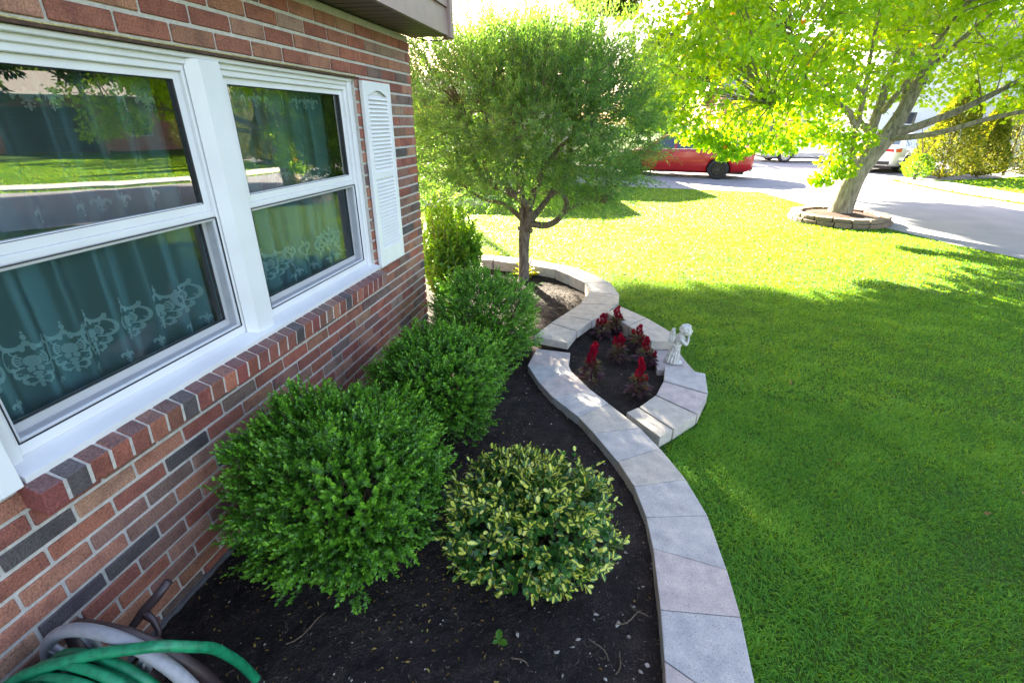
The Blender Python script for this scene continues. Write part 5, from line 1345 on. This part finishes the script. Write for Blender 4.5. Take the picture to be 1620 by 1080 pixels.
        def hl(u, v):
            x = 1.98 + .36 * u; s = sec(x); z = s[7][1] - .15 + .10 * v; w = float(np.interp(z, [p[1] for p in s[2:8]], [p[0] for p in s[2:8]])); return Vector((x + .004, sy * (w + .005), z))
        patch('headlight', 0, 0, hl, M['headlight'], 6, 3)
        mi = MB(); mi.cbox((.80, sy * 1.0 - .09, .94), (.94, sy * 1.0 + .09, 1.06), .03); mi.cbox((.86, sy * .90 - .05, .95), (.90, sy * .90 + .05, .99), .005); mi.build('mirror', paint, root)
        ex = MB(); ex.lathe([(.03, 0), (.045, 0), (.045, .10), (.03, .10)], (-1, 0, 0), (-2.34, sy * .60, .33), 14); ex.build('exhaust_tip', M['metal'], root)
    patch('rear_window', 0, 0, lambda u, v: gtop(-1.90 + .62 * u, (-.86 + 1.72 * v)) + Vector((-.004, 0, .006)), M['carglass'], 6, 8)
    patch('windscreen', 0, 0, lambda u, v: gtop(.46 + .64 * u, (-.88 + 1.76 * v)) + Vector((.004, 0, .006)), M['carglass'], 6, 8)
    bu = MB(); bu.cbox((-2.448, -.66, .34), (-2.40, .66, .46), .012); bu.build('rear_bumper', M['black'], root)
    gl = MB(); gl.cbox((2.40, -.45, .40), (2.445, .45, .58), .02); gl.build('grille', M['black'], root)
    pl = MB(); pl.cbox((-2.456, -.26, .62), (-2.435, .26, .74), .004); pl.build('number_plate', M['white'], root)
    for ax in (-1.42, 1.43):
        for sy in (1, -1):
            t = MB(); t.lathe([(.225, -.11), (.30, -.11), (.328, -.095), (.335, -.06), (.335, .06), (.328, .095), (.30, .11), (.225, .11)], (0, 1, 0), (ax, sy * .80, .335), 36)
            w = t.build('wheel', M['tyre'], root, smooth=True)
            r = MB(); r.lathe([(.225, -.10), (.235, .08), (.225, .10), (.215, .085), (.21, -.02), (0, -.02)], (0, sy, 0), (ax, sy * .80, .335), 32)
            for k in range(10):
                Mx = Matrix.Translation((ax, sy * .80, .335)) @ Matrix.Rotation(k * math.pi / 5, 4, 'Y'); r.cbox((.03, sy * .085 - .014, -.016), (.218, sy * .085 + .012, .016), .004, M=Mx)
            r.lathe([(0, .10), (.045, .10), (.055, .07)], (0, sy, 0), (ax, sy * .80, .335), 16)
            r.build('rim', rim, w)
    root.location = loc; root.rotation_euler = (0, 0, rot); root.scale = (1, 1, .95)
    return root

car('parked_car', 'red sedan with black wheels parked on the driveway behind the willow', 'car', (3.60, 19.22, -.01), math.radians(166), M['red'], M['rim_black'])
car('parked_car', 'white sedan with a red tail light parked beside the golden conifer', 'car', (12.35, 23.75, -.01), math.radians(50), M['carwhite'], M['rim_silver'])
car('parked_car', 'silver white car parked far behind the hanging maple leaves left of the trunk', 'car', (10.5, 27.8, -.01), math.radians(190), M['carsilver'], M['rim_silver'])

# ------------------------------------------------------------------ houses
def add_window(parent, y, x0, x1, z0, z1, mull=1):
    w = MB(); t = .06
    w.box((x0, y - .05, z0), (x0 + t, y - .004, z1)); w.box((x1 - t, y - .05, z0), (x1, y - .004, z1)); w.box((x0 + t, y - .049, z0), (x1 - t, y - .004, z0 + t)); w.box((x0 + t, y - .049, z1 - t), (x1 - t, y - .004, z1)); w.box((x0 + t, y - .047, (z0 + z1) / 2 - .02), (x1 - t, y - .004, (z0 + z1) / 2 + .02))
    for k in range(mull): xm = x0 + (x1 - x0) * (k + 1) / (mull + 1); w.box((xm - .03, y - .048, z0 + t), (xm + .03, y - .004, z1 - t))
    o = w.build('window', M['white'], parent); p = MB(); p.box((x0 + t, y - .02, z0 + t), (x1 - t, y - .003, z1 - t)); p.build('pane', M['carglass'], o)

def simple_house(name, label, loc, rot, w, d, h, ridge, wall, windows, garage=None, along=True, over=.4, chimney=None):
    """front faces local -Y at y=0, x from 0 to w"""
    root = thing(name, label, 'house')
    b = MB(); b.box((0, 0, -.1), (w, d, h)); b.build('wall', wall, root)
    r = MB(); o = over
    if along:
        A, B, C_, D_, E_, F_ = (-o, -o, h), (w + o, -o, h), (w + o, d / 2, ridge), (-o, d / 2, ridge), (-o, d + o, h), (w + o, d + o, h)
        for q in ([A, B, C_, D_], [D_, C_, F_, E_]):
            r.face([(p[0], p[1], p[2] + .14) for p in q]); r.face([(p[0], p[1], p[2]) for p in q][::-1])
        r.face([A, B, (B[0], B[1], B[2] + .14), (A[0], A[1], A[2] + .14)]); r.face([B, C_, F_, (F_[0], F_[1], F_[2] + .14), (C_[0], C_[1], C_[2] + .14), (B[0], B[1], B[2] + .14)]); r.face([A, D_, E_, (E_[0], E_[1], E_[2] + .14), (D_[0], D_[1], D_[2] + .14), (A[0], A[1], A[2] + .14)][::-1])
        for x in (.001, w - .001): g = MB(); g.face([(x, 0, h), (x, d, h), (x, d / 2, ridge - .12)]); g.build('gable', wall, root)
    else:
        A, B, C_, D_, E_, F_ = (-o, -o, h), (-o, d + o, h), (w / 2, d + o, ridge), (w / 2, -o, ridge), (w + o, -o, h), (w + o, d + o, h)
        for q in ([A, D_, C_, B], [D_, E_, F_, C_]):
            r.face([(p[0], p[1], p[2] + .14) for p in q]); r.face([(p[0], p[1], p[2]) for p in q][::-1])
        r.face([A, (A[0], A[1], A[2] + .14), (D_[0], D_[1], D_[2] + .14), (E_[0], E_[1], E_[2] + .14), E_, D_][::-1])
        g = MB(); g.face([(0, .001, h), (w, .001, h), (w / 2, .001, ridge - .12)]); g.build('gable', wall, root)
    ro = r.build('roof', M['shingle'], root)
    if chimney:
        c = MB(); c.box((chimney[0], chimney[1], h), (chimney[0] + .9, chimney[1] + .7, ridge + .9)); c.build('chimney', M['pinkbrick'], ro)
    for q in windows: add_window(root, 0, *q)
    if garage:
        x0, x1, z1 = garage; gd = MB()
        for k in range(4): gd.cbox((x0, -.06, .02 + k * z1 / 4), (x1, -.004, -.0 + (k + 1) * z1 / 4), .012)
        gd.build('garage_door', M['garage'], root)
    root.location = loc; root.rotation_euler = (0, 0, rot)
    return root

nh = simple_house('brick_house', 'dark brick neighbour house wing with a white window behind the willow', (-9.2, 15.3, 0), 0, 7.3, 2.6, 2.3, 2.75, M['darkwall'], [(5.55, 6.35, .42, 1.55)], over=.3)
simple_house('garage', 'low dark garage beyond the willow at the end of the driveway', (-.35, 23.4, 0), math.radians(-90), 5.6, 6.5, 2.45, 3.5, M['darkwall'], [], garage=(.6, 5.0, 2.1), along=False, over=.25) if False else None
ga = simple_house('garage', 'low dark garage hidden by the willow beside the red car', (-8.3, 18.0, 0), 0, 7.9, 5.4, 2.35, 3.2, M['palewall'], [], over=.25)
simple_house('white_house', 'bright white two storey house behind the white sedan', (14.6, 32.5, 0), math.radians(8), 11, 8, 5.2, 7.4, M['white'], [(1.2, 2.6, 1.0, 2.3), (6.2, 8.2, 1.0, 2.3), (1.2, 2.6, 3.5, 4.6)])
simple_house('brick_house', 'pink brick house with a chimney seen through the maple leaves', (9.0, 40.0, 0), math.radians(4), 11, 8, 3.0, 5.0, M['pinkbrick'], [(1.5, 3.2, .9, 2.2), (6.0, 7.4, .9, 2.2)], chimney=(6.9, 1.2))
simple_house('brick_house', 'pink brick house with a dark garage door mirrored in the left window', (25.2, 31.2, 0), math.radians(-52), 15, 8, 2.9, 4.3, M['pinkbrick'], [(1.2, 2.4, .8, 2.2), (3.6, 4.8, .8, 2.2)], garage=(6.4, 10.6, 2.4))

mb_ = [(-6, 10.6), (-2.3, 10.7), (-1.5, 11.2), (-1.3, 13), (-1.8, 15.28), (-6, 15.28)]
sheet('mulch_bed', mb_, .03, M['mauvemulch'], .06)
ed = MB()
for p, q in zip(mb_[:4], mb_[1:5]):
    v = Vector((q[0] - p[0], q[1] - p[1], 0)); l = v.length; k = max(1, int(l / .42)); an = math.atan2(v.y, v.x)
    for i in range(k):
        Mx = Matrix.Translation((p[0] + v.x * i / k, p[1] + v.y * i / k, 0)) @ Matrix.Rotation(an, 4, 'Z'); ed.cbox((.01, -.16, -.05), (l / k - .01, .0, .12), .012, M=Mx)
tag(ed.build('bed_edging', M['sidewalk']), 'pale block edging round the mauve mulch bed by the neighbour house', 'edging')

# ------------------------------------------------------------------ further shrubs and trees
def conifer(name, label, x, y, r, h, mat, seed, n=9000, group=None, shape='cone'):
    rng = np.random.default_rng(seed); root = thing(name, label, 'shrub', (x, y, 0), group)
    u = rng.random(n) ** (.8 if shape == 'cone' else 1.0); a = rng.uniform(0, 6.283, n)
    prof = (np.clip(u / .14, 0, 1) ** .5) * ((1 - u) ** .72 + .02) if shape == 'cone' else np.sin(np.pi * np.clip(u * .86 + .12, 0, 1)) ** .6
    d0 = np.stack([np.cos(a), np.sin(a), u * 2], 1); R = r * prof * (1 + .32 * lump(d0, 2.2, seed) + .3 * lump(d0, 6, seed + 4)) * np.where(rng.random(n) < .7, rng.uniform(.85, 1.03, n), rng.uniform(.4, .9, n))
    P = np.stack([x + R * np.cos(a), y + R * np.sin(a), .04 + u * h], 1)
    D = unit(np.stack([np.cos(a), np.sin(a), np.full(n, .9)], 1) + rng.normal(0, .4, (n, 3))); N = rand_dirs(n, rng)
    L = rng.uniform(.05, .10, n); leaves('foliage', P, D, N, L, L * rng.uniform(.35, .55, n), LEAF_KITE, mat, root, rng.random(n))
    s = MB(); s.tube([(x, y, -.05), (x, y, h * .8)], [.06, .02], 7)
    for k in range(7): aa = k * 2.4; s.tube([(x, y, .1 + .12 * k), (x + .8 * r * math.cos(aa), y + .8 * r * math.sin(aa), .35 + .2 * k)], [.025, .008], 5)
    s.build('stem', M['stem'], root)
conifer('golden_conifer', 'golden yellow cone shaped conifer beside the white sedan', 12.35, 20.1, 1.0, 2.9, M['goldleaf'], 71, 24000)
conifer('golden_conifer', 'smaller golden conifer just right of the tall golden cone', 13.9, 20.9, .75, 2.2, M['goldleaf'], 72, 15000)
conifer('garden_shrub', 'small pale green shrub at the foot of the golden conifer', 11.35, 19.6, .40, .72, M['shrubleaf'], 73, 1500, shape='round')
for i, (x, y, r, h, lb) in enumerate([(15.3, 21.9, 1.0, 2.5, 'dark olive hedge shrub right of the golden conifers'), (17.2, 22.6, 1.1, 2.7, 'olive hedge shrub with bare stems at the right edge of the photo'), (19.2, 23.2, 1.2, 2.9, 'olive hedge shrub just beyond the right edge of the photo')]):
    conifer('hedge_shrub', lb, x, y, r, h, M['hedgeleaf'], 74 + i, 9000, 'hedge shrubs across the road', 'round')
for i, (x, y, r, h, lb) in enumerate([(9.0, 33.5, 1.2, 1.5, 'dark low shrub behind the silver white car'), (6.6, 31, 1.0, 1.4, 'dark shrub between the red car and the silver white car')]):
    conifer('garden_shrub', lb, x, y, r, h, M['treeleaf'], 84 + i, 2500, None, 'round')

def tree(label, x, y, h0, h1, r, seed, ncl, nper, lsz, group, trunk_r=.2, lean=(0, 0), mat=None, tmpl=LEAF_KITE, extra=()):
    rng = np.random.default_rng(seed); root = thing('broadleaf_tree', label, 'tree', (x, y, 0), group)
    cz = (h0 + h1) / 2; C = []
    while len(C) < ncl:
        d = rng.normal(size=3); d /= np.linalg.norm(d); p = np.array([x + lean[0], y + lean[1], cz]) + d * rng.random() ** .45 * np.array([r, r, (h1 - h0) / 2]); C.append(p)
    S = list(rng.uniform(.18, .30, ncl) * r)
    for q in extra: C.append(np.array(q[:3])); S.append(q[3])
    C = np.array(C); ncl = len(C); P, D, N, pi = clump_leaves(rng, C, S, nper, 1, .6, .1); n = len(P); L = rng.uniform(.7, 1.25, n) * lsz
    leaves('crown', P, D, N, L, L * rng.uniform(.55, .75, n), tmpl, mat or M['treeleaf'], root, np.clip(rng.random(ncl)[pi] * .5 + rng.random(n) * .5, 0, 1))
    t = MB(); top = np.array([x + lean[0], y + lean[1], cz]); fk = (x + lean[0] * .02, y + lean[1] * .02, h0 * .97); pts = bez((x, y, -.1), (x, y, h0 * .5), fk, 4)[:3] + bez(fk, (x + lean[0] * .12, y + lean[1] * .12, h0 * 1.06), top, 6); t.tube(pts, lin(trunk_r, trunk_r * .35, 9), 10)
    for c in C[:: max(1, ncl // 26)]:
        q = np.array(pts[5 + int(rng.integers(0, 3))]); t.tube(bez(q, (q + c) / 2 + np.array([0, 0, .2]), c, 5), lin(trunk_r * .3, .012, 5), 5, cap=False)
    t.build('trunk', M['bark_maple'], root, smooth=True)

for i, (x, y, h0, h1, r, lb, ln) in enumerate([(-19.0, 25.8, 9.0, 15.0, 2.9, 'unseen tall tree placed for its shade, farthest from the garage', (.9, 0)), (-11.6, 25.1, 10.2, 13.6, 3.1, 'unseen tall tree with a flat crown shaped to shade the lawn, nearest the garage', (5.1, .2)), (-11.9, 26.4, 10.0, 14.6, 3.4, 'tallest unseen tree, its crown spread over the garage to shade the lawn', (7.7, -2.0)), (.3, 25.2, 6.2, 9.6, 2.5, 'tree added behind the willow to shade the road', (.2, 0))]):  # trees placed, and crowns shaped, to cast the shade on lawn and road
    tree(lb, x, y, h0, h1, r, 90 + i, 150, 150, .33, 'unseen shade trees behind the neighbour house' if i < 3 else None, .12, ln, extra=[(-11.2, 25.1, 10.25, .45), (-10.8, 25.0, 10.2, .55), (-10.2, 25.2, 10.3, .6), (-11.0, 25.3, 10.6, .4), (-10.7, 25.1, 10.95, .6), (-10.2, 25.2, 11.3, .7), (-12.3, 25.1, 11.45, .6), (-12.8, 25.1, 11.9, .6)] + [(-10.1 + .42 * k, 25.2 + .15 * math.sin(k * 2.2), 9.74 + .06 * math.sin(k * 1.7) + .10 * max(0, k - 6), .50) for k in range(13)] + [(-9.9 + .5 * k, 25.1 + .2 * math.sin(k * 1.3), 10.22 + .09 * max(0, k - 5), .65) for k in range(12)] if i == 1 else ())  # extra: leaf clumps added to block sun and set the lawn's shade edge
for i, (x, y, h0, h1, r, lb, ln) in enumerate([(24.8, 22.6, 2.7, 8.8, 3.3, 'leaning tree in front of the dark garage house, mirrored in the left window', (1.2, -.4)), (22.6, 26.2, 2.4, 8.0, 3.2, 'leafy tree left of the dark garage across the road', (.6, -.9)), (29.5, 20.2, 2.6, 7.5, 2.6, 'round tree right of the dark garage across the road', (0, 0)), (36.5, 16.5, 2.5, 9.5, 3.6, 'large tree right of the house across the road', (0, 0)), (33, 9.0, 2.5, 9.5, 3.4, 'tree on the far lawn at the bend of the road', (0, 0))]):
    tree(lb, x, y, h0, h1, r, 100 + i, 60, 95, .30, 'trees across the road', .17, ln)
tree('bright leafy tree far behind the red car, between the willow and the maple', 3.3, 34.0, 1.0, 6.2, 2.6, 140, 60, 110, .26, None, .15, (0, 0), M['shrubleaf'])
for i, (x, y, h1, lb) in enumerate([(5.5, 47, 9.5, 'distant tree above the red car'), (11.5, 52, 11, 'distant tree behind the pink brick house'), (22, 50, 10, 'distant tree behind the white house'), (31, 46, 11, 'distant tree at the right edge of the view'), (43, 36, 11, 'distant tree far to the right across the road'), (47, 24, 12, 'distant tree behind the dark garage house')]):
    tree(lb, x, y, 1.8, h1, 4.2, 120 + i, 40, 80, .55, 'distant trees', .3)

# ------------------------------------------------------------------ grass
def grass():
    rng = np.random.default_rng(77)
    def proj(x, y):
        d = np.stack([x - CAM.x, y - CAM.y, np.full(len(x), -CAM.z)], 1)
        z = d @ np.array(_F); return 770.79 * (d @ np.array(_X)) / z / 810, 770.79 * (d @ np.array(_U)) / z / 540, z
    Vs, If, Rn = [], [], []; base = 0
    for (xa, xb, ya, yb, dens, hl, hh, wd) in [(1.2, 5.2, .6, 3.2, 19000, .026, .050, .0018), (1.2, 6.5, 3.2, 6.0, 8500, .028, .054, .0026), (-1.2, 9, 6.0, 9.5, 2500, .032, .058, .0042), (-3, 8, 9.5, 15.4, 950, .032, .055, .0065), (10.5, 25, 9, 24, 260, .04, .08, .016)]:
        n = int((xb - xa) * (yb - ya) * dens); x = rng.uniform(xa, xb, n); y = rng.uniform(ya, yb, n)
        px, py, z = proj(x, y)
        ok = ((z > .2) & (np.abs(px) < 1.12) & (np.abs(py) < 1.15)) | (xa > 10)
        ok &= ~inpoly(x, y, OUT) & ~inpoly(x, y, ROAD) & ~inpoly(x, y, WALK) & ~inpoly(x, y, mb_) & (np.hypot(x - 5.80, y - 10.72) > .86) & ~((x < -1.7) & (y > 15))
        x, y = x[ok], y[ok]; n = len(x)
        cl = np.array([noise.noise(Vector((a * 5.5, b * 5.5, .3))) for a, b in zip(x, y)]); cl2 = np.array([noise.noise(Vector((a * 1.1, b * 1.1, 5.3))) for a, b in zip(x, y)])
        h = rng.uniform(hl, hh, n) * .64 * (1 + .40 * cl + .30 * cl2)
        if ya < 6:
            dm = np.full(n, 9.0)
            for (ax_, ay_), (bx_, by_) in zip(OUT[:-1], OUT[1:]):
                ux, uy = bx_ - ax_, by_ - ay_; tq = np.clip(((x - ax_) * ux + (y - ay_) * uy) / (ux * ux + uy * uy), 0, 1); dm = np.minimum(dm, np.hypot(x - ax_ - tq * ux, y - ay_ - tq * uy))
            h = h * (1 + .9 * np.exp(-(dm / .035) ** 2) * rng.random(n))
        az = rng.uniform(0, 6.283, n) * .8 + 4 * np.clip(.5 + .9 * cl, 0, 1); ln = rng.uniform(.45, 1.7, n)
        dx, dy = np.cos(az) * ln, np.sin(az) * ln
        sx, sy = -np.sin(az + rng.normal(0, .6, n)) * wd, np.cos(az + rng.normal(0, .6, n)) * wd
        w = rng.uniform(.7, 1.3, n)
        z0 = np.full(n, -.024)
        b0 = np.stack([x - sx * w, y - sy * w, z0], 1); b1 = np.stack([x + sx * w, y + sy * w, z0], 1)
        m = np.stack([x + dx * h * .35, y + dy * h * .35, z0 + h * .62], 1); sv = np.stack([sx * w * .8, sy * w * .8, 0 * x], 1)
        tip = np.stack([x + dx * h, y + dy * h, z0 + h * np.clip(1.02 - .33 * ln, .4, 1)], 1)
        V = np.stack([b0, b1, m + sv, m - sv, tip], 1).reshape(-1, 3)
        q = base + (np.arange(n) * 5)[:, None]
        If.append((q + np.array([[0, 1, 2, 3, 3, 2, 4]])).ravel()); Vs.append(V); base += len(V)
        Rn.append(np.repeat(np.clip(.44 + .26 * cl2 + .22 * cl + rng.normal(0, .25, n) + (rng.random(n) < .012) * .5, 0, 1), 2))
    V = np.concatenate(Vs); I = np.concatenate(If); R = np.concatenate(Rn)
    o = raw_mesh('grass', V, np.tile([4, 3], len(R) // 2), I, M['grass'], None, R)
    tag(o, 'short mown green lawn grass beside the curved stone edging', 'grass', kind='stuff')
grass()
